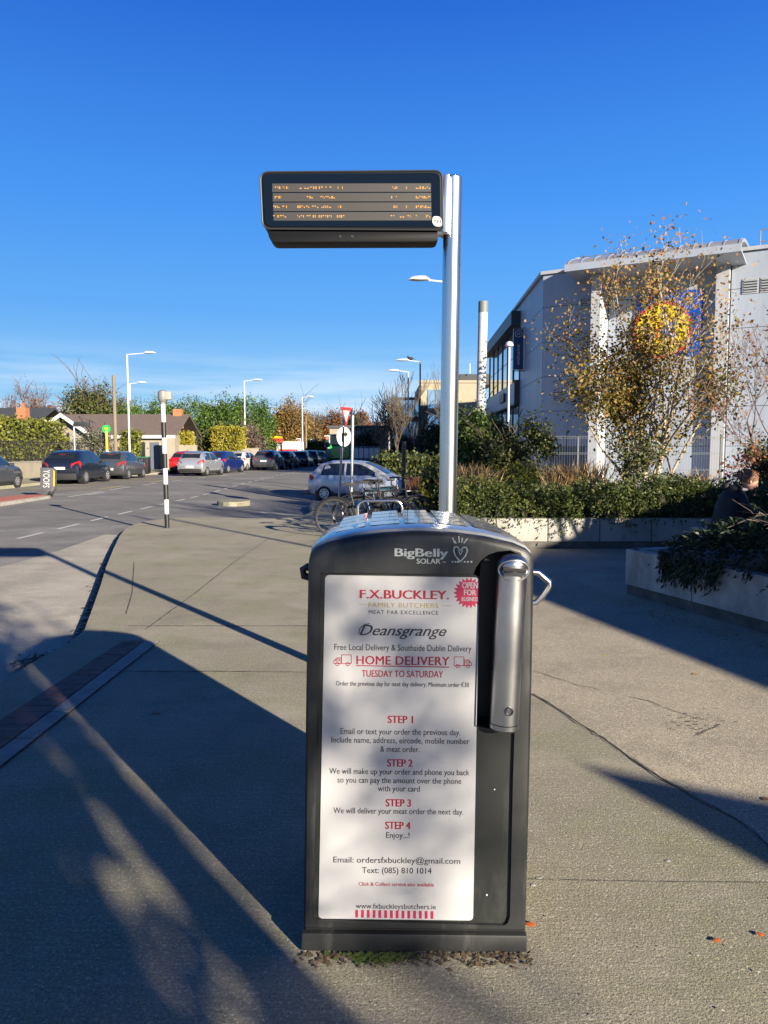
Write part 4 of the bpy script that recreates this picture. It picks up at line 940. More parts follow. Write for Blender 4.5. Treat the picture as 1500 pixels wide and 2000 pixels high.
for px in (664, 688):
    mb = MB(); c = s_(px, 461, .012); mb.cyl(c + Vector((0, .002, 0)), c + Vector((0, -.004, 0)), .008, n=12); mb.build('sensor', M['black'], rt)
a = at(866, 350, SY); b = at(866, 462, SY)
mb = MB(); mb.box(((a.x + b.x) / 2 + .008, SY - .02, (a.z + b.z) / 2), (.03, .13, a.z - b.z), 0, 0, 0, .017); mb.build('bracket', M['brushed'], rt, bevel=.004)
mb = MB(); mb.box((b.x - .005, SY - .03, b.z + .012), (.07, .06, .03)); mb.build('bracket_foot', M['brushed'], rt, bevel=.004)

# ------------------------------------------------------------------ zebra beacon
zb = at(326, 1030, 0).copy() if False else gp(326.5, 1031); ZY = zb.y; ztop = at(318, 788, ZY)
bc = thing('crossing_post', 'black and white striped crossing beacon post with grey lamp box, left', 'beacon', zb)
ys = [1033, 1003.5, 975, 945, 914, 885, 854.5, 824, 789]
def zp(py): 
    t = (1031 - py) / (1031 - 788); return zb.lerp(ztop, t)
for i, (a, b) in enumerate(zip(ys[:-1], ys[1:])):
    A, B = zp(a), zp(b)
    if i == 0: A = zb
    mb = MB(); mb.cyl(A, B, .047, n=16, caps=(i in (0, 7))); mb.build('band', M['black'] if i % 2 == 0 else M['white_paint'], bc)
mb = MB(); mb.lathe(ztop, [(.045, -.01), (.055, .0), (.055, .02), (.085, .05), (.095, .09), (.095, .21), (.085, .24), (.04, .265), (.0, .267)], 18); mb.build('lamp_housing', mat('grey lamp housing', (.20, .20, .19), .5), bc)
mb = MB(); mb.box(ztop + Vector((.115, -.01, .15)), (.13, .14, .16)); mb.build('sensor_box', mat('pale grey box', (.33, .33, .30), .5), bc, bevel=.015)

# graffitied keep-left bollard on the island nose
kb = gp(96, 970, .04); kb = Vector((-11.35, 25.6, .046)); kb.x = sx(95, 25.6)
kbo = thing('keep_left_bollard', 'dark leaning traffic bollard sprayed with white graffiti, yellow edge strip, on the island', 'bollard', kb)
q = lambda px, py: at(px, py, 25.6)
M['bol'] = mat('scuffed dark bollard', (.10, .10, .105), .5, var=.3, vscale=6)
P = [q(78, 913), q(101, 914), q(106, 918), q(106, 955), q(96, 970), q(88, 966), q(78, 952)]
mb = MB(); mb.prism(P, (0, .22, 0)); mb.build('shell', M['bol'], kbo, bevel=.03)
mb = MB(); mb.prism([q(105, 919) - Vector((0, .02, 0)), q(106.6, 920) - Vector((0, .02, 0)), q(106.5, 950) - Vector((0, .02, 0)), q(105, 950) - Vector((0, .02, 0))], (0, .02, 0)); mb.build('edge_strip', M['yellow'], kbo, smooth=False)
mb = MB(); mb.cyl(kb, kb + Vector((0, .1, .12)), .09, n=10); mb.build('foot', M['rubber'], kbo)
text_on('graffiti', 'YOOFS', q(91, 935) - Vector((0, .012, 0)), (-.07, 0, -1), (1, 0, -.07), 0, 0, .60, .22, M['white'], kbo, bold=.0)

# ------------------------------------------------------------------ street lamps
def street_lamp(px, ytop, Y, label, side=1, arm=1.6, zb_=0.0, r=.07, colr='white_paint', lower=None, headL=.75):
    x = sx(px, Y); zt = at(px, ytop, Y).z
    t = thing('street_lamp', label, 'street lamp', (x, Y, zb_), 'street lamps along the main road')
    mb = MB(); mb.tube([(x, Y, zb_), (x, Y, zb_ + 1.3), (x, Y, zb_ + 1.35), (x, Y, zt)], [r * 1.5, r * 1.5, r, r * .75], 10); mb.build('column', M[lower or colr], t)
    ax_ = x + side * arm
    mb = MB(); mb.tube([(x, Y, zt - .03), (x + side * .2, Y, zt), (ax_, Y, zt + .06)], .032, 6); mb.build('arm', M[colr], t)
    c = Vector((ax_ + side * headL * .45, Y, zt + .08)); mb = MB()
    mb.tube([c + Vector((-side * headL * .5, 0, 0)), c + Vector((-side * headL * .3, 0, .03)), c, c + Vector((side * headL * .3, 0, 0)), c + Vector((side * headL * .5, 0, -.02))], [.05, .13, .17, .13, .03], 10)
    mb.v = [(v[0], v[1], c.z + (v[2] - c.z) * (.75 if v[2] > c.z else .3)) for v in mb.v]; mb.build('lamp_head', M[colr], t)
    return t
street_lamp(253, 692, 50, 'tallest white street lamp on the left, behind the grey hatchback', 1, 1.1, headL=.85)
street_lamp(257, 749, 72, 'white lamp just showing its head behind the tallest left lamp', 1, .7, headL=.95)
street_lamp(479, 744, 70, 'white lamp rising above the dark green cypress hedge', 1, .75, headL=1.0)
street_lamp(591, 776, 91, 'white lamp in the centre distance beside the golden willow', 1, .5, headL=1.0, r=.08)
street_lamp(797, 726, 60, 'shorter white lamp left of the dark lamp column, arm pointing left', -1, .7, headL=1.0)
street_lamp(820, 706, 54, 'lamp with dark lower column and pale arm pointing left', -1, .8, lower='dark_metal', headL=1.0)
street_lamp(880, 551, 25, 'white lamp hidden behind the steel pole with only its head and arm showing', -1, .75, -.1, r=.06, headL=.7)
tag(bpy.data.objects['street_lamp.006'], 'white lamp hidden behind the steel pole with only its head and arm showing', 'street lamp')
b_ = at(799, 703, 54); mb = MB(); mb.ball(b_ + Vector((.1, 0, .1)), .14, 8, 0, (1.5, .8, .8)); mb.ball(b_ + Vector((-.08, 0, .22)), .07, 6); mb.prism([b_ + Vector((.2, 0, .1)), b_ + Vector((.45, 0, .02)), b_ + Vector((.45, 0, .06))], (0, .08, 0))
tag(mb.build('bird', M['rubber']), 'small dark bird perched on the arm of a lamp', 'bird')
# small round lantern in front of the supermarket
x = sx(992, 30); zt = at(992, 676, 30).z
t = thing('lantern_post', 'slim white lantern post with round domed head in front of the supermarket glazing', 'street lamp', (x, 30, 0))
mb = MB(); mb.cyl((x, 30, 0), (x, 30, zt), .04, n=8); mb.build('column', M['white_paint'], t)
mb = MB(); mb.lathe((x, 30, zt), [(.03, -.05), (.10, -.03), (.16, .0), (.165, .06), (.13, .13), (.06, .18), (.0, .19)], 14); mb.build('lantern', M['white'], t)
# broad pale mast with grey top
mx = sx(941, 20); mz = at(944, 589, 20).z; mtx = at(944, 589, 20).x; mbx = at(937, 935, 20).x
t = thing('mast', 'thick pale weathered mast with grey cap rising from the shrubs right of the steel pole', 'mast', (mbx, 20, .4))
a = Vector((mbx - .02, 20, .4)); b = Vector((mtx, 20, mz)); M['mast'] = mat('lichen stained pale paint', (.58, .58, .57), .6, col2=(.48, .49, .48), vscale=3.5, detail=6)
mb = MB(); mb.tube([a, a.lerp(b, .943)], .123, 20); mb.build('shaft', M['mast'], t)
mb = MB(); mb.tube([a.lerp(b, .943), b], .127, 20); mb.build('cap', mat('grey green collar', (.16, .18, .17), .6), t)
# timber pole, second timber pole
for px, yt, Y, r, lab in ((226, 733, 48, .13, 'weathered timber utility pole left of the tallest white lamp'), (598, 812, 92, .12, 'pale timber pole beside the distant centre lamp')):
    x = sx(px, Y); mb = MB(); mb.tube([(x, Y, 0), (x, Y, at(px, yt, Y).z)], [r, r * .75], 10); tag(mb.build('utility_pole', M['wood_pole']), lab, 'pole')

# ------------------------------------------------------------------ bus stop items on the left
x = sx(146, 41); t = thing('bus_stop_display', 'small dark double bus display on grey post in front of the clipped hedge, far left', 'bus display', (x, 41, .1))
zt = at(146, 828, 41).z
mb = MB(); mb.cyl((x, 41, .1), (x, 41, zt), .05, n=8); mb.build('pole', M['galv'], t)
mb = MB(); mb.box((x + .42, 41, zt - .02), (.84, .16, .24)); mb.build('housing', M['dark_metal'], t, bevel=.03)
x = sx(209, 44); t = thing('bus_stop_flag', 'yellow bus stop pole with round green sign behind the grey hatchback', 'sign', (x, 44, .1)); zc = at(209, 838, 44).z
mb = MB(); mb.cyl((x, 44, 1.6), (x, 44, zc - .1), .07, n=8); mb.build('pole', M['yellow'], t)
mb = MB(); mb.cyl((x, 44, .1), (x, 44, 1.6), .08, n=8); mb.build('lower_pole', M['white'], t)
mb = MB(); mb.cyl((x, 43.97, zc), (x, 44.03, zc), .24, n=20); mb.build('sign_disc', M['green'], t, smooth=False)
mb = MB(); mb.box((x, 43.96, zc + .02), (.15, .01, .12)); mb.build('bus_symbol', M['yellow'], t, smooth=False)
x0, x1 = sx(268, 48), sx(291, 48); t = thing('litter_bin', 'black street litter bin with green top between the grey car and the red car', 'litter bin', ((x0 + x1) / 2, 48, .11))
mb = MB(); mb.box(((x0 + x1) / 2, 48, .6), (x1 - x0, .6, .95)); mb.build('body', M['black'], t, bevel=.03)
mb = MB(); mb.box(((x0 + x1) / 2, 48, 1.12), (x1 - x0 + .04, .64, .09)); mb.build('lid', mat('dark green plastic', (.02, .12, .06), .5), t, bevel=.02)

# ------------------------------------------------------------------ signs at the side road
gx = lambda px, Y: sx(px, Y)
t = thing('sign_post', 'grey post with round white right turn arrow sign and narrow yield triangle above', 'sign', (at(661, 976, 22).x, 22, 0))
a = at(661.5, 977, 22); a.z = 0.0; b = at(672, 798, 22)
mb = MB(); mb.tube([a, b], .033, 8); mb.build('post', M['galv'], t)
c = at(669.5, 853, 21.93); yaw = math.radians(46); ux = Vector((math.cos(yaw), math.sin(yaw), 0)); un = Vector((math.sin(yaw), -math.cos(yaw), 0)); R1 = .285
circ = lambda r, o: [c + ux * r * math.cos(a) + Vector((0, 0, r * math.sin(a))) + un * o for a in [2 * PI * k / 32 for k in range(32)]]
mb = MB(); mb.prism(circ(R1, .04), un * .012); sg = mb.build('round_sign', M['white'], t, smooth=False)
def onsign(pts): return [c + ux * p[0] + Vector((0, 0, p[1])) + un * .0545 for p in pts]
mb = MB(); mb.poly(onsign([(-.10, -.15), (-.03, -.15), (-.03, .03), (-.10, .03)])); mb.poly(onsign([(-.10, .03), (.04, .03), (.04, -.02), (.16, .075), (.04, .16), (.04, .10), (-.10, .10)])); mb.build('arrow', M['black'], sg, smooth=False)
c2 = at(673, 812, 21.93); yaw2 = math.radians(62); ux2 = Vector((math.cos(yaw2), math.sin(yaw2), 0)); un2 = Vector((math.sin(yaw2), -math.cos(yaw2), 0))
tri = lambda s, o: [c2 + ux2 * x * s + Vector((0, 0, z * s)) + un2 * o for x, z in ((-.30, .24), (.30, .24), (0, -.30))]
mb = MB(); mb.prism(tri(1.0, .04), un2 * .012); y1_ = mb.build('yield_sign', M['red'], t, smooth=False)
mb = MB(); mb.prism(tri(.60, .0525), un2 * .003); mb.build('yield_face', M['white'], y1_, smooth=False)
text_on('lettering', 'YIELD', c2 + un2 * .0565 + Vector((0, 0, .08)), ux2, (0, 0, 1), 0, 0, .17, .06, M['p_dark'], y1_)
a = at(686, 985, 21.5); a.z = 0.0; b = at(689, 812, 21.5); mb = MB(); mb.tube([a, b], .042, 10); tag(mb.build('steel_post', M['galv']), 'plain galvanised post right beside the round arrow sign', 'post')
# dark post by the bushes
a = Vector((sx(788, 24), 24, -.2)); mb = MB(); mb.tube([a, Vector((sx(789, 24), 24, at(789, 862, 24).z))], .07, 10); tag(mb.build('dark_post', M['dark_metal']), 'dark metal post standing in the bushes right of the silver car', 'post')
# traffic signals
for px, py, Y, lab in ((505, 863, 78, 'traffic signal with red light in front of the petrol station'), (639, 862, 84, 'traffic signal left of the green bus'), (583, 866, 100, 'small distant traffic signal beside the centre lamp')):
    x = sx(px, Y); zc = at(px, py, Y).z; t = thing('traffic_signal', lab, 'traffic light', (x, Y, 0))
    mb = MB(); mb.cyl((x, Y, 0), (x, Y, zc - .5), .06, n=8); mb.build('pole', M['galv'], t)
    mb = MB(); mb.box((x, Y, zc), (.42, .25, 1.1)); mb.build('housing', M['black'], t, bevel=.03)
    mb = MB(); mb.box((x, Y + .14, zc), (.6, .02, 1.3)); mb.build('backing_board', M['white'], t, smooth=False)
    for k, mm in enumerate((M['red'], M['dark_metal'], M['dark_metal'])):
        mb = MB(); mb.cyl((x, Y - .14, zc + .33 - .33 * k), (x, Y - .12, zc + .33 - .33 * k), .13, n=10); mb.build('lens', mat('red signal lens', (.6, .02, .01), .4, emit=(1, .08, .03), estr=1.5) if k == 0 else mm, t)
# roadside info sign
x = sx(613, 110); t = thing('road_sign', 'small blue and white square road sign in the distance left of the bus', 'sign', (x, 110, 0))
mb = MB(); mb.box((x, 110, at(613, 864, 110).z), (.9, .08, .9)); mb.build('face', M['white'], t, smooth=False); mb = MB(); mb.cyl((x, 110.1, 0), (x, 110.1, 3), .05, n=6); mb.build('post', M['galv'], t)
mb = MB(); mb.box((x, 109.94, at(613, 866, 110).z), (.5, .02, .4)); mb.build('symbol', M['logo_blue'], t, smooth=False)
# far railings with banners
x0, x1 = sx(688, 62), sx(757, 62); t = thing('banner_railing', 'grey hoop railing carrying white banners and one yellow sign beyond the silver car', 'railing', (x0, 62, 0))
zt = at(700, 873, 62).z; zb2 = at(700, 897, 62).z
for z in (zt, zb2): mb = MB(); mb.cyl((x0, 62, z), (x1, 62, z), .035, n=6); mb.build('rail', M['galv'], t)
n_ = 9
for k in range(n_): x = x0 + (x1 - x0) * k / (n_ - 1); mb = MB(); mb.cyl((x, 62, -.2), (x, 62, zt), .025, n=6); mb.build('post', M['galv'], t)
for k in range(5):
    xa = x0 + (x1 - x0) * (.05 + .145 * k); mb = MB(); mb.box((xa + .17, 61.95, (zt + zb2) / 2), (.36, .02, .8)); mb.build('banner', M['white'], t, smooth=False)
mb = MB(); mb.box((x0 + (x1 - x0) * .83, 61.95, (zt + zb2) / 2), (.42, .02, .8)); mb.build('banner', M['yellow'], t, smooth=False)
# ------------------------------------------------------------------ cars
M['tyre'] = M['rubber']; M['alloy'] = mat('alloy wheel', (.42, .43, .45), .35, .7); M['arch'] = mat('black car plastic', (.018, .018, .02), .6)
M['tail'] = mat('red lamp glass', (.42, .008, .01), .15, coat=.5); M['head'] = mat('clear lamp glass', (.55, .56, .58), .1, coat=.5); M['plate'] = mat('number plate', (.6, .6, .58), .5)
M['car_glass'] = mat('car window glass', (.014, .02, .028), .04, spec=.9)
PAINT = {}
def paint(name, c, metal=.3):
    if name not in PAINT: PAINT[name] = mat(name + ' car paint', c, .28, metal, coat=.7, rvar=.05, var=.02)
    return PAINT[name]
HATCH = dict(L=3.95, W=1.70, H=1.50, st=[(0, .42, .72, .76, .70, .60), (.05, .30, .86, .92, .80, .68), (.18, .22, .93, 1.12, .84, .66), (.42, .19, .95, 1.38, .85, .60), (.85, .18, .95, 1.49, .85, .60), (1.5, .18, .94, 1.51, .85, .61), (2.1, .18, .92, 1.46, .85, .61), (2.5, .18, .91, 1.30, .85, .63), (3.0, .18, .90, 1.02, .85, .68), (3.12, .18, .89, .97, .845, .72), (3.5, .19, .82, .89, .82, .70), (3.8, .22, .70, .76, .74, .60), (3.93, .30, .60, .64, .60, .50)],
             rearwin=(.16, .44), wind=(2.16, 3.0), sides=[[(.52, .97), (.62, 1.34), (1.0, 1.40), (1.42, 1.41), (1.42, .97)], [(1.50, .97), (1.50, 1.41), (1.95, 1.38), (2.25, 1.28), (2.78, .97)]], wheels=(.68, 3.13), wr=.30)
SUV = dict(L=4.2, W=1.80, H=1.58, st=[(0, .46, .80, .84, .74, .66), (.05, .34, .93, .98, .86, .74), (.15, .27, 1.00, 1.16, .89, .72), (.48, .25, 1.02, 1.45, .90, .64), (.9, .24, 1.02, 1.55, .90, .64), (1.7, .24, 1.00, 1.57, .90, .65), (2.3, .24, .98, 1.51, .90, .65), (2.7, .24, .97, 1.34, .90, .68), (3.1, .24, .96, 1.07, .90, .74), (3.25, .24, .96, 1.03, .89, .78), (3.75, .26, .92, .99, .86, .74), (4.05, .30, .80, .86, .78, .66), (4.17, .36, .68, .72, .64, .54)],
           rearwin=(.15, .47), wind=(2.36, 3.05), sides=[[(.62, 1.05), (.78, 1.36), (1.1, 1.45), (1.55, 1.47), (1.55, 1.04)], [(1.63, 1.04), (1.63, 1.47), (2.1, 1.43), (2.45, 1.32), (2.9, 1.03)]], wheels=(.78, 3.38), wr=.335)
def lerp_st(st, x):
    x = clamp(x, st[0][0], st[-1][0])
    for a, b in zip(st[:-1], st[1:]):
        if x <= b[0]:
            t = (x - a[0]) / (b[0] - a[0]); return [p + (q - p) * t for p, q in zip(a, b)]
    return list(st[-1])
def make_car(name, label, S, loc, head, colour, plate=None, emblem=False, trim=False, detail=True):
    t = thing(name, label, 'car', (0, 0, 0), 'cars queuing and parked along the road'); st = S['st']; k = S['W'] / 2 / max(s[4] for s in st)
    xs = sorted(set([s[0] for s in st] + [.3, .62, 1.15, 1.8, 2.3, 2.75, 3.3, 3.65]))
    rows = []
    for x in xs:
        _, zl, zb_, zt, w, wt = lerp_st(st, x); w *= k; wt *= k; wt = min(wt, w)
        rows.append([(x, y, z) for y, z in ((0, zl), (w * .86, zl), (w * .97, zl + .09), (w, zl + .38 * (zb_ - zl)), (w * .99, zl + .75 * (zb_ - zl)), (w * .95, zb_), ((w * .95 + wt) / 2 + .015, (zb_ + zt) / 2), (wt, zt - .045), (wt * .86, zt - .012), (wt * .5, zt + .008), (0, zt + .015))])
    mb = MB(); n = 11
    for sgn in (1, -1):
        vs = [(x, sgn * y, z) for r in rows for x, y, z in r]
        mb.add(vs, [(i * n + j, i * n + j + 1, (i + 1) * n + j + 1, (i + 1) * n + j) for i in range(len(rows) - 1) for j in range(n - 1)])
        mb.poly([(x, sgn * y, z) for x, y, z in rows[0]]); mb.poly([(x, sgn * y, z) for x, y, z in rows[-1]])
    me = bpy.data.meshes.new('body'); me.from_pydata(mb.v, [], mb.f); bm = bmesh.new(); bm.from_mesh(me); bmesh.ops.remove_doubles(bm, verts=bm.verts, dist=.002); bmesh.ops.recalc_face_normals(bm, faces=bm.faces); bm.to_mesh(me); bm.free()
    me.materials.append(colour); smooth_by_angle(me, math.radians(38)); link('body', me, t)
    z0 = Vector((0, 0, 0)); B = lambda mb, nm, m, p=t, **kk: mb.build(nm, m, p, off=z0, **kk)
    def side(x, z, off=.006):
        _, zl, zb_, zt, w, wt = lerp_st(st, x); w *= k; wt *= k; zm = (zb_ + zt) / 2; wm = (w * .95 + wt) / 2 + .015
        if z <= zb_: return w * (.985) + off
        if z < zm: f = (z - zb_) / (zm - zb_); return w * .95 + (wm - w * .95) * f + off
        f = clamp((z - zm) / max(.01, zt - .045 - zm)); return wm + (wt - wm) * f + off
    def topz(x, yf):
        s = lerp_st(st, x); return s[3] + (.016 if yf < .3 else .010 if yf < .6 else -.004) + .008
    for sgn in (1, -1):
        for poly in S['sides']:
            mb = MB(); P = []
            for (xa, za), (xb, zb2) in zip(poly, poly[1:] + poly[:1]):
                for q in (0, .5): P.append((xa + (xb - xa) * q, za + (zb2 - za) * q))
            cx = sum(p[0] for p in P) / len(P); cz = sum(p[1] for p in P) / len(P)
            V = [(x, sgn * side(x, z), z) for x, z in P] + [(cx, sgn * side(cx, cz, .008), cz)]
            mb.add(V, [(i, (i + 1) % len(P), len(P)) for i in range(len(P))]); B(mb, 'side_window', M['car_glass'])
    for key, nm in (('rearwin', 'rear_window'), ('wind', 'windscreen')):
        a, b = S[key]; mb = MB(); yf = (-.88, -.5, 0, .5, .88); xs2 = [a + (b - a) * q / 4 for q in range(5)]
        V = [(x, f * lerp_st(st, x)[5] * k, topz(x, abs(f))) for x in xs2 for f in yf]
        if key == 'rearwin': V = [(x - .012, y, z) for x, y, z in V]
        else: V = [(x + .006, y, z + .004) for x, y, z in V]
        mb.add(V, [(i * 5 + j, i * 5 + j + 1, (i + 1) * 5 + j + 1, (i + 1) * 5 + j) for i in range(4) for j in range(4)]); B(mb, nm, M['car_glass'])
    r = S['wr']
    for x in S['wheels']:
        for sgn in (1, -1):
            w = side(x, .5, 0) ; y0 = sgn * (w - .20); y1 = sgn * (w + .004)
            mb = MB(); mb.cyl((x, sgn * (w - .24), r + .02), (x, sgn * (w + .002), r + .02), r + .06, n=20); B(mb, 'wheel_arch', M['arch'], smooth=True)
            mb = MB(); mb.tube([(x, y0, r), (x, y1 - sgn * .02, r), (x, y1 + sgn * .012, r)], [r, r, r * .9], 22); wl = B(mb, 'wheel', M['tyre'])
            mb = MB(); mb.cyl((x, y1, r), (x, y1 + sgn * .016, r), r * .66, r * .6, n=20); B(mb, 'rim', M['alloy'], wl, smooth=False)
            if detail:
                mb = MB()
                for q in range(7):
                    a = 2 * PI * q / 7 + .2; mb.cyl((x + r * .4 * math.cos(a), y1 + sgn * .0165, r + r * .4 * math.sin(a)), (x + r * .4 * math.cos(a), y1 + sgn * .018, r + r * .4 * math.sin(a)), r * .105, n=8)
                B(mb, 'rim_opening', M['arch'], wl, smooth=False, kind='stuff')
    L = S['L']; zb_ = lerp_st(st, .1)[2]; yw = lerp_st(st, .1)[4] * k
    for sgn in (1, -1):
        mb = MB(); mb.prism([(-.01, sgn * yw * .60, zb_ - .20), (-.01, sgn * yw * .62, zb_ - .02), (.10, sgn * yw * 1.0, zb_ + .12), (.26, sgn * (yw * 1.015), zb_ + .02), (.16, sgn * yw * 1.015, zb_ - .2), (.02, sgn * yw * .92, zb_ - .24)], (.03, 0, .0)); B(mb, 'tail_light', M['tail'], bevel=.008)
        xf = L - .28; yf = lerp_st(st, xf)[4] * k
        mb = MB(); mb.prism([(L - .06, sgn * yf * .62, .62), (L - .10, sgn * yf * .66, .76), (xf - .12, sgn * yf * .99, .84), (xf, sgn * yf * 1.01, .68), (xf + .18, sgn * yf * .9, .60)], (-.03, 0, .01)); B(mb, 'headlight', M['head'], bevel=.006)
        mb = MB(); xm = S['wind'][1] - .32; mb.box((xm, sgn * (side(xm, 1.0, 0) + .09), 1.02), (.12, .17, .12)); B(mb, 'mirror', colour if not trim else M['arch'], bevel=.03)
        if detail:
            mb = MB()
            for xx in ((S['sides'][0][-1][0] + S['sides'][1][0][0]) / 2, S['wind'][1] - .1):
                mb.prism([(xx - .005, sgn * side(xx, .35, .001), .32), (xx + .005, sgn * side(xx, .35, .001), .32), (xx + .005, sgn * side(xx, .9, .002), .90), (xx - .005, sgn * side(xx, .9, .002), .90)], (0, sgn * .002, 0))
            B(mb, 'door_seam', M['arch'], smooth=False, kind='stuff')
            for xx in (1.35, 2.35):
                if xx == 1.35 and S is HATCH and not trim and name == 'silver_hatchback' : pass
                mb = MB(); mb.box((xx, sgn * (side(xx, .8, .015)), .82), (.18, .02, .03)); B(mb, 'door_handle', colour, bevel=.006)
            mb = MB(); mb.box((L * .48, sgn * (side(1.8, .3, 0) - .01), .27 if S is HATCH else .31), (1.75, .03, .10)); B(mb, 'sill', M['arch'], bevel=.01)
    mb = MB(); mb.box((.10, 0, .36), (.22, yw * 1.72, .20 if not trim else .30)); B(mb, 'bumper', M['arch'], bevel=.04)
    mb = MB(); mb.box((-.005, 0, .56 if S is HATCH else .74), (.02, .50, .12)); B(mb, 'number_plate', M['plate'], bevel=.004)
    mb = MB(); mb.box((.36, 0, lerp_st(st, .36)[3] + .05), (.10, .95, .03)); B(mb, 'spoiler', colour, bevel=.01)
    mb = MB(); mb.box((.34, 0, lerp_st(st, .36)[3] + .03), (.03, .30, .022)); B(mb, 'brake_light', M['tail'])
    # local x runs from tail to nose; place by the rear axle side
    t.location = loc; t.rotation_euler = (0, 0, head)
    return t
HD = math.radians(90 - 1.5)   # heading of the main road in x-y
def place(px, Y, dz=0): X = sx(px, Y); return (X, Y, gz(X, Y) + dz)
c_silver = paint('silver', (.36, .38, .41), .6); c_navy = paint('midnight blue', (.010, .015, .030), .2); c_grey = paint('slate grey', (.075, .085, .10), .4)
c_red = paint('red', (.42, .012, .015), .0); c_blue = paint('royal blue', (.012, .025, .16), .3); c_white = paint('white', (.50, .50, .51), .0); c_black = paint('black', (.012, .013, .016), .2); c_lav = paint('pale silver blue', (.42, .45, .52), .3)
car = make_car('silver_hatchback', 'silver hatchback seen side on, waiting in the side road behind the bicycles', HATCH, (0, 0, 0), math.radians(-14), c_lav)
a = at(612, 977, 28.6); car.location = (a.x + .02, 28.4 + .4, gz(a.x + 1.5, 28.6) ); 
car['parked'] = 1; del car['parked']
make_car('parked_car', 'midnight blue crossover with silver lower bumper, rear left car beyond the bollard', SUV, place(115, 34.6, .0), HD, c_navy, trim=True)
make_car('parked_car', 'slate grey hatchback in front of the midnight blue crossover', HATCH, place(211, 40.2), HD + .02, c_grey)
make_car('parked_car', 'blue grey car cut off by the left edge of the picture', HATCH, place(-92, 29), HD, c_grey)
make_car('parked_car', 'bright red car half hidden behind the silver hatchback in the queue', HATCH, place(352, 50), HD - .05, c_red, detail=False)
make_car('parked_car', 'silver hatchback right of the striped crossing post', HATCH, place(370, 45.6), HD - .12, c_silver)
make_car('parked_car', 'royal blue car just in front of the silver hatchback', HATCH, place(415, 51.5), HD - .18, c_blue, detail=False)
make_car('parked_car', 'white car with roof rack look, first of the two white cars', HATCH, place(456, 58), HD - .16, c_white, detail=False)
make_car('parked_car', 'second white car partly hidden behind the dark estate', HATCH, place(480, 66), HD - .2, c_white, detail=False)
make_car('queuing_car', 'dark grey blue sport utility car in the road, left of the black cars', SUV, place(514, 58.5), HD - .06, c_grey, detail=False)
make_car('queuing_car', 'black car with lit red tail lamps behind the dark sport utility car', HATCH, place(548, 64), HD - .08, c_black, detail=False)
make_car('queuing_car', 'dark green tinted car further up the queue, right of the black car', HATCH, place(566, 72), HD - .1, paint('dark teal', (.01, .03, .035)), detail=False)
make_car('queuing_car', 'dark car with white rear under the distant centre lamp', HATCH, place(582, 71), HD - .08, c_navy, detail=False)
make_car('queuing_car', 'black car right of the distant centre lamp', SUV, place(602, 76), HD - .1, c_black, detail=False)
make_car('oncoming_car', 'grey distant car last in the queue, nearest the green bus', HATCH, place(622, 84), HD, c_silver, detail=False)
make_car('oncoming_car', 'second distant dark car beyond the queue', HATCH, place(612, 96), HD, c_grey, detail=False)
make_car('parked_car', 'red distant car in front of the petrol station', HATCH, place(536, 88), HD, c_red, detail=False)

# green bus far up the road
Y = 86; X0, X1 = sx(641, Y), sx(683, Y); t = thing('bus', 'bright green bus with dark windscreen waiting up the road behind the round sign', 'bus', ((X0 + X1) / 2, Y, 0)); zt = at(660, 848, Y).z; cx = (X0 + X1) / 2; w = X1 - X0
wbox('body', mat('bus green paint', (.03, .62, .07), .35, coat=.5), t, X0, X1, Y, Y + 10, .35, zt * .62, bevel=.08)
wbox('upper_body', mat('bus dark green', (.01, .05, .035), .35), t, X0, X1, Y, Y + 10, zt * .62 + .003, zt, bevel=.08)
wbox('windscreen', M['glass_dark'], t, X0 + .4, X1 - .2, Y - .03, Y, zt * .66, zt * .95); wbox('window', M['glass_dark'], t, X0 + .9, X1 - .5, Y - .03, Y, 1.3, zt * .55)
wbox('side_pillar', M['white'], t, X0 - .1, X0 + .15, Y - .05, Y, .8, zt * .9); wbox('bumper', M['arch'], t, X0 + .1, X1 - .1, Y - .06, Y, .35, .7)
for k in (0.2, .8):
    wbox('lamp', M['tail'], t, X0 + w * k - .15, X0 + w * k + .15, Y - .04, Y, .8, 1.05); mb = MB(); mb.cyl((X0 + w * k - .15, Y + 1, .45), (X0 + w * k + .15, Y + 1, .45), .45, n=14); mb.build('wheel', M['rubber'], t)

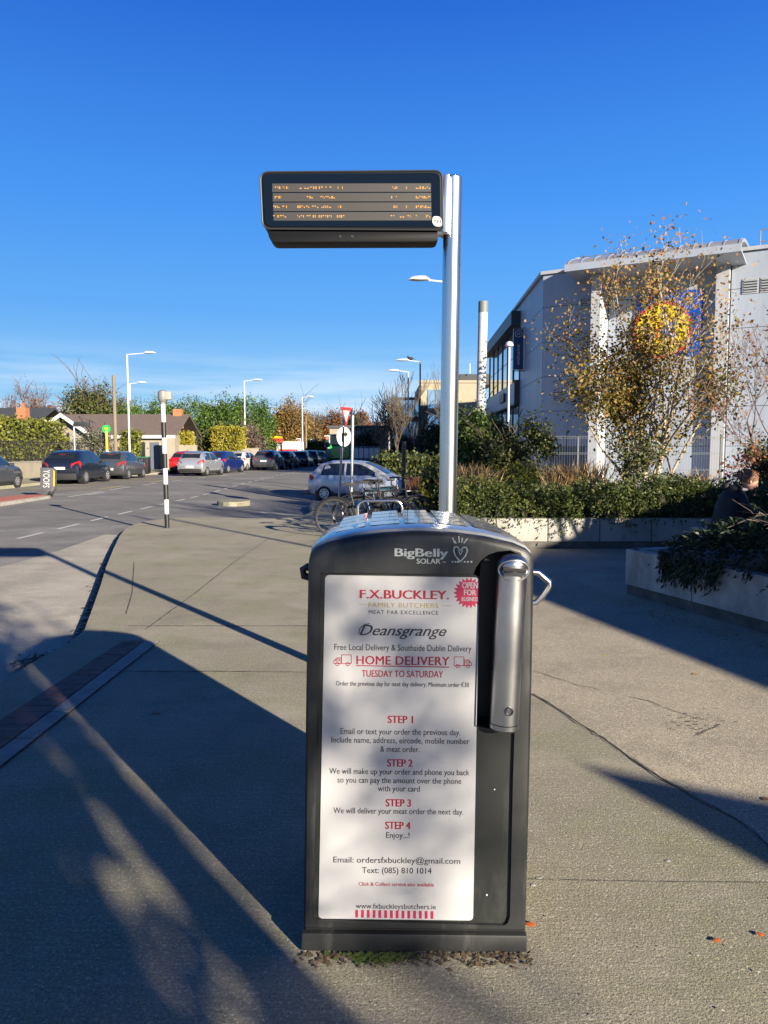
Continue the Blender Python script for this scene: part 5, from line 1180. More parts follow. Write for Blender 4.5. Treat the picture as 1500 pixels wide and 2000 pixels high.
# ------------------------------------------------------------------ bicycles and stand
M['bike_black'] = mat('black bike enamel', (.015, .015, .017), .3, coat=.4); M['bike_teal'] = mat('teal bike enamel', (.008, .07, .11), .35); M['bike_white'] = mat('silver bike enamel', (.13, .135, .14), .35, .3)
def bicycle(name, label, loc, rz, frame, basket=False, fender=False, tilt=0.0):
    t = thing(name, label, 'bicycle', (0, 0, 0), 'bicycles locked together at the stand'); z0 = Vector((0, 0, 0)); B = lambda mb, nm, m, p=t, **k: mb.build(nm, m, p, off=z0, **k)
    R = .34; wb = 1.04; hub = [Vector((0, 0, R)), Vector((wb, 0, R))]
    for i, h in enumerate(hub):
        q = [2 * PI * k / 36 for k in range(36)]
        mb = MB(); mb.tube([h + Vector((R * .965 * math.cos(a), 0, R * .965 * math.sin(a))) for a in q], .021, 8, closed=True); wl = B(mb, 'wheel', M['rubber'])
        mb = MB(); mb.tube([h + Vector((R * .905 * math.cos(a), 0, R * .905 * math.sin(a))) for a in q], .009, 6, closed=True); B(mb, 'rim', M['dark_metal'] if not basket else M['galv'], wl)
        mb = MB()
        for k in range(28): a = 2 * PI * k / 28; s_ = .022 * (1 if k % 2 else -1); mb.cyl(h + Vector((0, s_, 0)), h + Vector((R * .9 * math.cos(a), 0, R * .9 * math.sin(a))), .0013, n=3, caps=False)
        B(mb, 'spokes', M['dark_metal'], wl, kind='stuff')
        mb = MB(); mb.cyl(h + Vector((0, -.035, 0)), h + Vector((0, .035, 0)), .022, n=10); B(mb, 'hub', M['galv'], wl)
        if fender:
            mb = MB(); arc_ = [math.radians(a) for a in (range(-10, 175, 12) if i == 0 else range(25, 175, 12))]
            mb.tube([h + Vector(((R + .028) * math.cos(a), 0, (R + .028) * math.sin(a))) for a in arc_], .022, 6); B(mb, 'mudguard', M['bike_black'])
    bb = Vector((.43, 0, .28)); st_ = Vector((.29, 0, .82)); hd0 = Vector((.86, 0, .60)); hd1 = Vector((.82, 0, .86)); seat = Vector((.265, 0, .93))
    mb = MB(); mb.tube([bb, st_, seat], .015, 8); mb.tube([st_ - Vector((0, 0, .04)), hd1 - Vector((0, 0, .03))], .015, 8); mb.tube([bb, hd0], .018, 8); mb.tube([hd0, hd1], .018, 8)
    for s_ in (-.045, .045): mb.tube([hub[0] + Vector((0, s_, 0)), bb], .009, 6); mb.tube([hub[0] + Vector((0, s_, 0)), st_ - Vector((-.01, 0, .06))], .008, 6)
    B(mb, 'frame', frame)
    mb = MB()
    for s_ in (-.045, .045): mb.tube([hd0, Vector((.90, s_, .52)), hub[1] + Vector((0, s_, 0))], .012, 6)
    B(mb, 'fork', frame)
    mb = MB(); mb.tube([hd1, hd1 + Vector((-.01, 0, .10)), hd1 + Vector((.04, 0, .13))], .012, 6); hb = hd1 + Vector((.04, 0, .13))
    mb.tube([hb + Vector((-.10, -.30, .02)), hb + Vector((.0, -.24, .02)), hb, hb + Vector((.0, .24, .02)), hb + Vector((-.10, .30, .02))], .012, 8); hbo = B(mb, 'handlebar', M['dark_metal'])
    for s_ in (-1, 1): mb = MB(); mb.tube([hb + Vector((-.10, s_ * .30, .02)), hb + Vector((-.03, s_ * .265, .02))], .019, 8); B(mb, 'grip', M['rubber'], hbo)
    mb = MB(); vs = []
    for x, w, z in ((-.14, .075, .0), (-.08, .085, .02), (0, .05, .02), (.08, .025, .015), (.14, .018, .01)): vs += [seat + Vector((x, -w, z - .02)), seat + Vector((x, -w * .6, z + .02)), seat + Vector((x, w * .6, z + .02)), seat + Vector((x, w, z - .02))]
    mb.add(vs, [(i * 4 + j, i * 4 + (j + 1) % 4, (i + 1) * 4 + (j + 1) % 4, (i + 1) * 4 + j) for i in range(4) for j in range(4)] + [(0, 1, 2, 3), (16, 17, 18, 19)]); B(mb, 'saddle', M['rubber'])
    mb = MB(); mb.cyl(bb + Vector((0, -.03, 0)), bb + Vector((0, -.036, 0)), .09, n=20); mb.cyl(bb + Vector((0, -.06, 0)), bb + Vector((0, .06, 0)), .02, n=8); B(mb, 'chainring', M['galv'])
    for s_ in (-1, 1):
        e = bb + Vector((s_ * .12, s_ * -.075, s_ * -.11)); mb = MB(); mb.tube([bb + Vector((0, s_ * -.06, 0)), e], .010, 6); B(mb, 'crank', M['galv']); mb = MB(); mb.box(e + Vector((0, s_ * -.05, 0)), (.09, .08, .022)); B(mb, 'pedal', M['rubber'])
    mb = MB(); mb.tube([hb, hb + Vector((.10, .05, -.10)), hd0 + Vector((.10, 0, .05))], .003, 4); B(mb, 'cable', M['rubber'])
    if basket:
        bx = hb + Vector((.26, 0, -.10)); Mb = mat('wicker', (.20, .085, .04), .8, var=.4, vscale=40)
        mb = MB(); P = []
        for z, s_ in ((-.14, .8), (.12, 1.0)): P.append([bx + Vector((x * s_, y * s_, z)) for x, y in ((-.14, -.17), (.14, -.17), (.14, .17), (-.14, .17))])
        mb.add(P[0] + P[1], [(0, 1, 5, 4), (1, 2, 6, 5), (2, 3, 7, 6), (3, 0, 4, 7), (0, 1, 2, 3)]); bo = B(mb, 'basket', Mb, smooth=False)
        mb = MB(); mb.tube(P[1], .014, 6, closed=True); mb.tube([p.lerp(q_, .5) for p, q_ in zip(*P)], .010, 6, closed=True); B(mb, 'basket_rim', Mb, bo)
    t.location = loc; t.rotation_euler = (tilt, 0, rz); return t
def gpx(px, Y): return (sx(px, Y), Y, 0)
bicycle('bicycle', 'black bicycle nearest the bin, its rear wheel showing left of the lid', (sx(652, 13.6), 13.6, 0), math.radians(6), M['bike_black'], fender=True, tilt=-.06)
bicycle('bicycle', 'teal framed bicycle in the middle, between the black one and the basket one', (sx(682, 14.6), 14.6, 0), math.radians(-4), M['bike_teal'], tilt=.04)
bicycle('bicycle', 'bicycle with brown wicker basket at the right end of the stand', (sx(697, 15.4), 15.4, 0), math.radians(-8), M['bike_white'], basket=True, fender=True, tilt=-.03)
bicycle('bicycle', 'dark bicycle wedged between the teal one and the wicker basket one', (sx(706, 14.2), 14.2, 0), math.radians(4), M['bike_black'], fender=True, tilt=.07)
# Sheffield stand: silver hoop
sY = 13.3; x0, x1 = sx(699, sY), sx(786, sY); zt = at(740, 978, sY).z; r = .13; t = thing('cycle_stand', 'silver steel hoop stand the bicycles lean on', 'bike stand', (x0, sY, 0))
P = [(x0, sY, 0), (x0, sY, zt - r)] + [(x0 + r - r * math.cos(a), sY, zt - r + r * math.sin(a)) for a in (.4, .8, 1.2, 1.57)] + [(x1 - r + r * math.sin(a), sY, zt - r + r * math.cos(a)) for a in (0, .4, .8, 1.2, 1.57)] + [(x1, sY, 0)]
mb = MB(); mb.tube(P, .024, 10); mb.build('hoop', M['chrome'], t)
for x in (x0, x1): mb = MB(); mb.cyl((x, sY, .001), (x, sY, .012), .07, n=14); mb.build('foot_plate', M['galv'], t)

# ------------------------------------------------------------------ vegetation
def hedge(name, label, c0, c1, material, n, size, ncl=None, spread=.18, cat='hedge', core=True, aspect=.55, dirs=None):
    t = thing(name, label, cat, ((c0[0] + c1[0]) / 2, (c0[1] + c1[1]) / 2, c0[2]))
    P, ti = clump_points(box_shell(c0, c1), ncl or max(40, n // 60), n // 2, spread)
    f = box_shell(c0, c1); Q = np.array([f() for _ in range(n)]) + RNG.normal(size=(n, 3)) * .05; tq = .45 + .25 * np.sin(Q[:, 0] * 1.3 + Q[:, 1] * .9) * np.sin(Q[:, 2] * 2 + Q[:, 1])
    P = np.concatenate([P, Q]); ti = np.concatenate([ti, tq]); P[:, 2] = np.maximum(P[:, 2], c0[2])
    leaves_mesh('foliage', P, size * 1.15, material, max(aspect, .7), ti, t)
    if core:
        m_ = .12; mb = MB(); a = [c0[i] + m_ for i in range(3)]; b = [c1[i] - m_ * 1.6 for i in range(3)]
        mb.box([(a[i] + b[i]) / 2 for i in range(3)], [max(.05, b[i] - a[i]) for i in range(3)]); mb.build('inner_core', M['core_shade'], t, bevel=.06)
    return t
M['core_shade'] = mat('inner shade of foliage core', (.022, .024, .012), .95, var=.4, vscale=4)  # solid filler cores; shade deep in the foliage is put into this colour
def tree(name, label, x, y, z0, zt, rx, ry, mat_leaf, n, size, cat='tree', zc=None, ncl=None, spread=.5, trunk=.15, inner=.4, bark='bark', limbs=5, group=None, stems=1, zmin=-.8, flat=.75):
    t = thing(name, label, cat, (x, y, z0), group); zc = zc if zc is not None else z0 + (zt - z0) * .58; rz_ = zt - zc
    P, ti = clump_points(ell_shell((x, y, zc), (rx, ry, rz_), inner, zmin), ncl or max(30, n // 70), n, spread, flat)
    P[:, 2] = np.maximum(P[:, 2], z0 + .05)
    leaves_mesh('crown', P, size, mat_leaf, .6, ti, t)
    mb = MB(); tips = []
    for s_ in range(stems):
        skeleton(mb, (x + RNG.uniform(-.1, .1) * stems, y, z0), (RNG.uniform(-.15, .15) * stems, 0, 1), (zt - z0) * .75, trunk, 2, tips, .65, limbs, seg=5, rmin=.012, n=6)
    mb.build('trunk', M[bark], t); return t
def bare_tree(name, label, x, y, z0, h, rad, depth=4, kids=4, spread=.55, mat_='bark', leaf=None, nleaf=0, lsize=.06, lsp=.2, cat='tree', length=.42, shrink=.7, upb=.2, rmin=.006, stems=1, group=None, trunk_lean=(0, 0), start=.3, wob=.1, wide=1.0):
    t = thing(name, label, cat, (x, y, z0), group); mb = MB(); tips = []
    for s_ in range(stems):
        d = (trunk_lean[0] + RNG.uniform(-.22, .22) * (stems > 1), trunk_lean[1] + RNG.uniform(-.2, .2) * (stems > 1), 1)
        skeleton(mb, (x + RNG.uniform(-.08, .08) * (stems > 1), y + RNG.uniform(-.08, .08) * (stems > 1), z0), d, h * length, rad * RNG.uniform(.8, 1), depth, tips, spread, kids, upb=upb, shrink=shrink, rmin=rmin, seg=5, start=start, wob=wob)
    zm = max(v[2] for v in mb.v) - z0; k_ = h / zm; sc_ = lambda p: (x + (p[0] - x) * k_ * wide, y + (p[1] - y) * k_ * wide, z0 + (p[2] - z0) * k_)
    mb.v = [sc_(v) for v in mb.v]; tips = [(Vector(sc_(p)), d) for p, d in tips]
    mb.build('trunk', M[mat_], t)
    if leaf:
        T = np.array([p[:] for p, d in tips]); idx = RNG.integers(0, len(T), nleaf); P = T[idx] + RNG.normal(size=(nleaf, 3)) * lsp
        leaves_mesh('crown', P, lsize, leaf, .6, RNG.uniform(.1, .9, nleaf), t)
    return t

# hedge trailing over the long planter wall: arching sprays that hang outwards
def trailing(name, label, xs, yf, zt, zdrop, n, material, size=.055, nspray=420, ext=1.7):
    t = thing(name, label, 'hedge', (sum(xs) / 2, yf + .6, .42)); PP = []; DD = []; TT = []
    per = max(6, n // nspray)
    for s_ in range(nspray):
        x = RNG.uniform(*xs); y = yf + abs(RNG.normal()) * ext * .45; y = min(y, yf + ext); top_ = zt(x) * RNG.uniform(.8, 1.04)
        z = .45 + (top_ - .45) * min(1, .45 + (y - yf) * 1.6) * RNG.uniform(.75, 1.05); d = Vector((RNG.normal() * .5, -RNG.uniform(.2, 1.0), RNG.uniform(.1, .9))).normalized()
        L_ = RNG.uniform(.18, .42); tint = RNG.uniform(.1, .95)
        for k in range(per):
            f = (k + RNG.uniform()) / per; drop = zdrop(x) * f * f * (1.25 if y < yf + .25 else .5)
            p = Vector((x, y, z)) + d * L_ * f + Vector((0, 0, -drop)); PP.append(p[:]); q = d + Vector((0, 0, -1.2 * f)); DD.append(q[:]); TT.append(tint)
    PP = np.array(PP) + RNG.normal(size=(len(PP), 3)) * .022
    leaves_mesh('foliage', PP, size, material, .42, np.array(TT), t, dirs=np.array(DD))
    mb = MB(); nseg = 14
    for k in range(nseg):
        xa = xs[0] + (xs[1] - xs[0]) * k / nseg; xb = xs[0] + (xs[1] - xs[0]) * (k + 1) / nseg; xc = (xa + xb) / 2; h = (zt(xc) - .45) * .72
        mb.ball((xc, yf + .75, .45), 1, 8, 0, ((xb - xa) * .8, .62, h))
    mb.build('inner_core', M['core_shade'], t); return t
ztf = lambda x: .98 + .07 * math.sin(x * 1.7) + .05 * math.sin(x * 4.1 + 1)
trailing('trailing_hedge', 'thick green hedge trailing over the long planter wall, left half darker', (1.0, 4.1), 11.95, ztf, lambda x: .35 + .1 * math.sin(x * 5), 15000, L_hedge, nspray=900)
trailing('trailing_hedge', 'lighter green hedge over the wall below the birch, cut by the diagonal shadow', (4.0, 8.6), 11.95, ztf, lambda x: .28 + .1 * math.sin(x * 3), 17000, L_hedge, nspray=1100)
# clump on the near planter, dark and spilling over its face
t = thing('juniper_shrub', 'dark spreading shrub spilling over the face of the near planter', 'shrub', (4.4, 7.2, .43)); PP = []; DD = []; TT = []
for s_ in range(2300):
    u = RNG.uniform() ; yy = 7.6 - RNG.uniform() * 4.1; xx = 2.6 + (8.1 - yy) * .34 + .12 + abs(RNG.normal()) * 1.1
    edge = 2.6 + (8.1 - yy) * .34
    if xx < edge - .05: xx = edge + RNG.uniform(0, .3)
    h = .47 + .56 * clamp((7.75 - yy) / .7) ** .6 * clamp((xx - edge + .1) / .75) ** .6 * (.85 + .15 * math.sin(xx * 4 + yy * 3)) * RNG.uniform(.6, 1.05)
    d = Vector((-RNG.uniform(.1, 1), RNG.normal() * .5, RNG.uniform(-.1, .9))).normalized(); L_ = RNG.uniform(.2, .42); tint = RNG.uniform(0, 1)
    for k in range(16):
        f = (k + RNG.uniform()) / 16; p = Vector((xx, yy, h)) + d * L_ * f + Vector((0, 0, -.22 * f * f)); PP.append(p[:]); DD.append((d + Vector((0, 0, -.5 * f)))[:]); TT.append(tint)
for s_ in range(60):   # long trailing shoots over the front
    yy = min(7.4, RNG.normal(7.1, .3)); edge = 2.6 + (8.1 - yy) * .34; x0_ = edge - .03
    L_ = RNG.uniform(.1, .34); tint = RNG.uniform(0, .7)
    for k in range(20): f = k / 20; PP.append((x0_ - .05 + RNG.normal() * .02, yy + RNG.normal() * .02, .54 - L_ * f)); DD.append((-.4, .1, -1)); TT.append(tint)
leaves_mesh('foliage', np.array(PP) + RNG.normal(size=(len(PP), 3)) * .012, .055, L_hedge_dark, .32, np.array(TT), t, dirs=np.array(DD))
mb = MB(); mb.ball((4.35, 6.0, .40), 1, 14, 0, (1.05, 1.75, .44)); mb.build('inner_core', M['core_shade'], t)
mb = MB()
for s_ in range(130):
    a = Vector((RNG.uniform(3.5, 4.6), RNG.uniform(5.2, 7.2), .72 + RNG.uniform(0, .25))); d = Vector((-RNG.uniform(.2, 1), RNG.normal() * .6, RNG.uniform(0, .7))).normalized(); mb.tube([a, a + d * .25 + Vector((0, 0, .03)), a + d * .5 - Vector((0, 0, .05))], [.004, .003, .0015], 3, caps=False)
mb.build('bare_twigs', mat('grey brown dry twigs', (.16, .12, .10), .9), t, kind='stuff')

# birch: several pale stems, sparse turning leaves
def birch():
    x0 = sx(1268, 17); t = thing('birch_tree', 'multi stemmed birch with sparse yellow brown leaves in front of the supermarket logo', 'tree', (x0, 17, .42)); mb = MB(); tips = []
    stems = [(-.12, .0, -.10, .01, 2.9, .055), (-.03, .05, -.02, .05, 3.4, .06), (.10, -.05, .05, .0, 3.6, .062), (.18, .02, .17, .03, 3.1, .05), (.05, .2, .28, .1, 2.7, .045), (-.2, .12, -.30, .05, 2.6, .045), (-.25, .0, -.42, -.02, 2.0, .035), (.22, .1, .40, .0, 2.3, .038)]
    for dx, dy, lx, ly, L_, r in stems:
        skeleton(mb, (x0 + dx, 17 + dy, .42), (lx, ly, 1), L_, r, 3, tips, .62, 4, taper=.5, upb=.20, seg=7, rmin=.004, wob=.07, n=7, shrink=.52, start=.22)
    k_ = 6.0 / (max(v[2] for v in mb.v) - .42); sc_ = lambda p: (x0 + (p[0] - x0) * k_ * 1.08, 17 + (p[1] - 17) * k_, .42 + (p[2] - .42) * k_)
    mb.v = [sc_(v) for v in mb.v]; mb.build('trunk', M['bark_birch'], t)
    T = np.array([sc_(p) for p, d in tips])
    print('birch tips', len(T), T.min(0), T.max(0))
    n = 22000; idx = RNG.integers(0, len(T), n); P = T[idx] + RNG.normal(size=(n, 3)) * np.array([.24, .22, .20])
    keep = RNG.uniform(size=n) < (0.55 + .45 * (P[:, 0] < x0) ) * np.clip(1.25 - (P[:, 2] - 2.2) * .12, .5, 1) 
    P = P[keep]; tint = np.clip(.34 + (P[:, 2] - 2.0) * .10 + RNG.normal(size=len(P)) * .2, 0, 1)
    leaves_mesh('crown', P, .074, L_birch, .68, tint, t)
birch()
bare_tree('sapling', 'sparse reddish sapling at the right edge, half out of the picture', sx(1492, 15.5), 15.5, .42, 4.2, .035, 4, 4, .6, 'twig', L_red, 420, .08, .12, length=.46, rmin=.004, stems=2)
bare_tree('sapling', 'little sapling with russet leaves above the seated person', sx(1415, 14.2), 14.2, .42, 1.3, .014, 2, 4, .5, 'twig', L_red, 260, .075, .08, length=.6, rmin=.003)
bare_tree('ivy_bush', 'leafy ivy clump at the foot of the birch', sx(1235, 16.4), 16.4, .42, 1.4, .02, 3, 4, .5, 'twig', L_mix, 1500, .07, .12, length=.5, rmin=.004, cat='shrub', stems=2)
bare_tree('ivy_bush', 'dark green bush at the right edge behind the seated person', sx(1500, 14.5), 14.5, .42, 1.3, .02, 3, 4, .5, 'twig', L_mix, 1500, .07, .14, length=.5, rmin=.004, cat='shrub', stems=2)
bare_tree('arching_shrub', 'arching leafy shrub beside the dark doorway, right of the white lantern post', sx(1062, 17), 17, .42, 1.9, .02, 3, 3, .35, 'twig', L_mix, 1300, .08, .10, length=.62, rmin=.004, cat='shrub', trunk_lean=(-.28, 0))
# pine and yellowing shrubs behind the pole
tree('pine_tree', 'young dark pine with upswept sprays between the steel pole and the mast', sx(918, 19), 19, .42, 2.5, .6, .8, L_pine, 9000, .10, zc=1.5, spread=.15, trunk=.06, inner=.3, flat=1.0)
tree('yellow_shrub', 'yellow green loose shrub right of the mast', sx(985, 17.5), 17.5, .42, 1.95, .62, .6, L_mix, 7000, .065, 'shrub', spread=.13, trunk=.03, inner=.3, zc=1.05)
tree('yellow_shrub', 'low dry yellow shrub below the arching shrub', sx(1020, 16), 16, .42, 1.25, .5, .4, L_lawnhedge, 3500, .06, 'shrub', spread=.12, trunk=.02, inner=.3, zc=.8)
tree('pine_tree', 'dark green conifer just right of the mast, behind the yellow shrub', sx(965, 21), 21, .42, 2.45, .6, .6, L_pine, 6500, .10, zc=1.4, spread=.15, trunk=.05, inner=.3)
def tuft(name, label, x, y, z, h, n, r, m):
    t = thing(name, label, 'grass tuft', (x, y, z)); mb = MB()
    P = np.array([(x + RNG.normal() * r, y + RNG.normal() * r * .6, z + h * RNG.uniform(.35, .75)) for _ in range(n)]); d = np.array([((p[0] - x) * .9, (p[1] - y) * .9, 1.0) for p in P])
    leaves_mesh('blades', P, h * .8, m, .045, RNG.uniform(0, 1, n), t, dirs=d)
tuft('dry_grass', 'orange brown dry grass just right of the steel pole', sx(915, 14), 14, .7, .55, 700, .2, L_dry)
tuft('dry_grass', 'pale dry grass seed heads left of the birch', sx(1150, 14.5), 14.5, .6, .75, 160, .25, L_dry)
tuft('dry_grass', 'straw coloured grass tuft in front of the dark door', sx(1095, 14.2), 14.2, .75, .5, 420, .14, L_dry)
tuft('dry_grass', 'dry pale grass right of the birch stems', sx(1340, 14.5), 14.5, .65, .5, 300, .4, L_dry)
# bushes left of the pole
hedge('bush_row', 'rounded olive green bushes between the silver car and the steel pole', (sx(752, 33), 33, -.2), (sx(880, 33), 36, 1.15), L_mix, 9000, .12, spread=.22)
hedge('bush_row', 'darker leafy bushes in front of the steel pole foot, some leaves yellow', (1.1, 17.6, -.1), (2.4, 19, 1.0), L_mix, 5500, .09, spread=.18)
bare_tree('yellow_leaf_bush', 'small bush with yellow leaves by the basket bicycle', sx(828, 17.5), 17.5, -.1, 1.0, .015, 2, 4, .6, 'twig', L_gold, 260, .09, .12, cat='shrub', length=.6)
# bare street trees
bare_tree('bare_tree', 'thin bare tree hidden behind the steel pole, twigs showing either side', sx(872, 27), 27, -.1, 6.9, .06, 4, 4, .5, 'bark', length=.52, rmin=.008, wide=.42)
bare_tree('bare_tree', 'dark bare tree with twisted twigs left of the two right hand lamps', sx(742, 52), 52, -.1, 6.2, .11, 4, 5, .62, 'bark', length=.45, rmin=.014, start=.25)
bare_tree('bare_tree', 'tall fan shaped bare tree with pale stem in front of the shaded office wing', sx(772, 46), 46, -.1, 6.6, .10, 4, 5, .42, 'bark', length=.5, rmin=.012, upb=.3, start=.2)
bare_tree('bare_tree', 'dark bare tree in front of the office glazing near the dark lamp', sx(806, 50), 50, -.1, 5.5, .10, 4, 4, .5, 'bark', length=.48, rmin=.014)
tree('dark_conifer', 'dark conifer against the office building right of the dark lamp column', sx(846, 50), 50, -.1, 3.0, .8, 1, L_hedge_dark, 3500, .22, spread=.3)
for px, Y, h, s_, lab in ((722, 66, 3.2, 1.6, 'dark shrubs behind the banner railing'), (800, 60, 2.6, 1.8, 'dark evergreen shrubs under the dark lamp column')):
    tree('dark_shrub', lab, sx(px, Y), Y, -.1, h, s_, 1.2, L_hedge_dark, 3000, .22, 'shrub', spread=.3)
# left side: hedges, conifers and distant trees
hedge('clipped_hedge', 'tall clipped privet hedge behind the black railing at the far left', (-21.2, 24, .3), (-19.25, 46.3, 3.1), L_lawnhedge, 26000, .13, spread=.22)
tree('grey_bush', 'pale grey green round bush right of the clipped hedge', sx(184, 50), 50, .0, 2.95, 1.5, 1.2, leaf_mat('grey green leaves', [(.09, .10, .06), (.16, .17, .11), (.22, .22, .15)]), 4500, .12, 'shrub', spread=.25, zc=1.5)
hedge('golden_hedge', 'small golden hedge between the timber pole and the tallest lamp', (sx(236, 52), 52, 0), (sx(262, 52), 53.5, 2.75), L_lawnhedge, 3000, .13)
hedge('golden_hedge', 'bright golden hedge top over the cream wall right of the striped post', (sx(328, 61), 62.3, 1.2), (sx(364, 61), 63.5, 2.9), L_gold, 3500, .14)
hedge('golden_hedge', 'square golden green clipped hedge above the pinkish wall', (sx(413, 65), 65.2, 1.3), (sx(468, 65), 67.5, 3.4), L_gold, 6000, .15)
tree('brown_shrub', 'purple brown twiggy shrub around the square golden hedge', sx(455, 69), 69, 0, 4.3, 3.0, 1.0, L_brown, 5000, .17, 'shrub', spread=.4, zc=2.0)
tree('brown_shrub', 'dark brown shrub left of the square golden hedge', sx(395, 67), 67, 0, 2.7, 1.3, 1.0, L_mix, 2500, .17, 'shrub', spread=.35)
i = 0
for px, Y, top_, r in ((250, 70, 792, 1.7), (285, 72, 784, 1.9), (322, 72, 788, 1.9), (352, 72, 786, 1.8), (384, 73, 782, 1.8), (414, 74, 784, 1.8), (442, 74, 776, 1.7), (466, 75, 780, 1.6), (492, 75, 781, 1.6), (514, 76, 788, 1.3)):
    lab = ['cypress behind the tallest lamp', 'cypress left of the striped post', 'cypress directly behind the striped post', 'cypress just right of the striped post', 'cypress above the silver hatchback', 'cypress above the royal blue car', 'tallest cypress top left of the lamp over the hedge', 'cypress at the lamp that rises over the row', 'cypress above the two white cars', 'last cypress at the right end of the row'][i]
    x = sx(px, Y); zt = at(px, top_, Y).z; t = thing('cypress_tree', 'dark green ' + lab, 'tree', (x, Y, 0), 'row of dark green cypresses')
    P, ti = clump_points(ell_shell((x, Y, zt * .42), (r, 1.2, zt * .60), .5, -.7), 110, 6000, .30, 1.2); k = P[:, 2] > .1
    leaves_mesh('crown', P[k], .24, L_cyp, .4, ti[k], t, up=1.1)
    mb = MB(); mb.cyl((x, Y, 0), (x, Y, zt * .8), .16, .04, n=7); mb.build('trunk', M['bark'], t); i += 1
tree('evergreen_tree', 'big mixed evergreen tree behind the bungalow, left of the timber pole', sx(182, 80), 80, 0, at(182, 748, 80).z, 3.2, 2.5, L_mix, 13000, .24, spread=.55, zc=4.6, inner=.25)
bare_tree('bare_tree', 'bare pinkish tree with rounded crown at the far left behind the brick chimney', sx(60, 90), 90, 0, at(60, 742, 90).z * 1.05, .2, 4, 5, .62, 'twig', L_brown, 900, .2, .3, length=.36, rmin=.022, shrink=.72)
bare_tree('bare_tree', 'bare tree cut off by the left edge above the slate roof', sx(8, 92), 92, 0, 9.0, .2, 4, 5, .62, 'twig', L_brown, 700, .2, .3, length=.36, rmin=.022, shrink=.72)
bare_tree('bare_tree', 'bare reddish tree poking out behind the big evergreen', sx(150, 86), 86, 0, 10.0, .17, 4, 5, .6, 'twig', L_brown, 500, .2, .3, length=.38, rmin=.02)
bare_tree('bare_tree', 'bare tree top right of the timber pole', sx(243, 88), 88, 0, 8.2, .17, 4, 5, .6, 'twig', L_brown, 600, .2, .3, length=.38, rmin=.02)
tree('rust_tree', 'rust coloured low tree over the bungalow roof', sx(112, 95), 95, 0, at(112, 791, 95).z, 3.2, 2, L_rust, 4500, .26, spread=.5)
tree('rust_tree', 'brown tree between the rust tree and the brick chimney', sx(86, 98), 98, 0, at(86, 796, 98).z, 3.0, 2, L_brown, 3500, .26, spread=.5)
tree('golden_willow', 'round golden brown willow beyond the petrol station', sx(566, 112), 112, 0, at(566, 789, 112).z, 3.1, 2.5, L_willow, 12000, .30, spread=.55, zc=4.2, inner=.3, flat=1.3)
tree('golden_willow', 'smaller golden tree right of the round willow', sx(604, 116), 116, 0, at(604, 820, 116).z, 1.8, 1.6, L_willow, 4500, .3, spread=.45, flat=1.2)
tree('rust_tree', 'orange brown tree left of the yield sign', sx(650, 118), 118, 0, at(650, 803, 118).z, 1.9, 1.6, L_rust, 4500, .3, spread=.45, flat=1.2)
tree('dark_conifer', 'dark conifer behind the yield sign', sx(683, 122), 122, 0, at(683, 802, 122).z, 1.7, 1.5, L_hedge_dark, 3500, .3, spread=.4)
tree('rust_tree', 'reddish tree right of the dark conifer behind the yield sign', sx(703, 126), 126, 0, at(703, 806, 126).z, 2.0, 1.6, L_rust, 3500, .3, spread=.45)
bare_tree('bare_tree', 'distant bare tree left of the yield sign', sx(622, 140), 140, 0, at(622, 800, 140).z, .2, 4, 5, .6, 'bark', L_brown, 900, .25, .4, length=.38, rmin=.03)
hedge('green_hedge', 'clipped green hedge beyond the queue under the golden trees', (sx(560, 108), 106, 0), (sx(640, 108), 107.5, 2.6), L_lawnhedge, 5000, .24, spread=.3)
P, ti = clump_points(lambda: (RNG.uniform(-95, 25), RNG.uniform(190, 215), RNG.uniform(0, 7.5) * (.75 + .25 * math.sin(RNG.uniform(0, 6)))), 900, 42000, 1.1)
t_ = leaves_mesh('far_woodland', P, .6, L_brown, .6, ti, kind='stuff')

M['fence'] = mat('dull grey green fence wire', (.10, .115, .12), .6, .2)
# mesh fence in front of the supermarket
fy = 25.5; x0, x1 = 4.1, 15.5; zt = at(1200, 851, fy).z; t = thing('mesh_fence', 'grey welded mesh fence running in front of the supermarket', 'fence', (x0, fy, 0))
for k in range(6): x = x0 + 2.4 * k; mb = MB(); mb.box((x, fy, (zt + .05) / 2), (.06, .06, zt + .05)); mb.build('post', M['fence'], t)
mb = MB(); x = x0
while x < x1: mb.box((x, fy - .04, zt / 2), (.005, .005, zt)); x += .085
for z in (zt - .02, zt - .08, zt * .72, zt * .70, zt * .45, zt * .43, .3): mb.box(((x0 + x1) / 2, fy - .045, z), (x1 - x0, .008, .010))
mb.build('mesh_panel', M['fence'], t, smooth=False, kind='stuff')

# ------------------------------------------------------------------ seated person
def skin_mesh(verts, edges, radii, sub=2):
    me = bpy.data.meshes.new('b'); me.from_pydata(verts, edges, []); o = bpy.data.objects.new('b', me); COL.objects.link(o)
    sk = o.modifiers.new('s', 'SKIN'); ly = me.skin_vertices[0] if me.skin_vertices else None
    if ly is None:
        bm = bmesh.new(); bm.from_mesh(me); bm.verts.layers.skin.verify(); bm.to_mesh(me); bm.free(); ly = me.skin_vertices[0]
    for i, r in enumerate(radii): ly.data[i].radius = r if isinstance(r, tuple) else (r, r); ly.data[i].use_root = (i == 0)
    ss = o.modifiers.new('u', 'SUBSURF'); ss.levels = sub; ss.render_levels = sub
    dg = bpy.context.evaluated_depsgraph_get(); dg.update(); out = bpy.data.meshes.new_from_object(o.evaluated_get(dg)); bpy.data.objects.remove(o)
    for p in out.polygons: p.use_smooth = True
    return out
PYd = 10.2; hx = at(1456, 936, PYd); s0 = Vector((sx(1422, PYd), PYd, .48))
per = thing('person', 'person in a black hooded jacket bending forward, reddish fair hair, beside the near planter', 'person', s0)
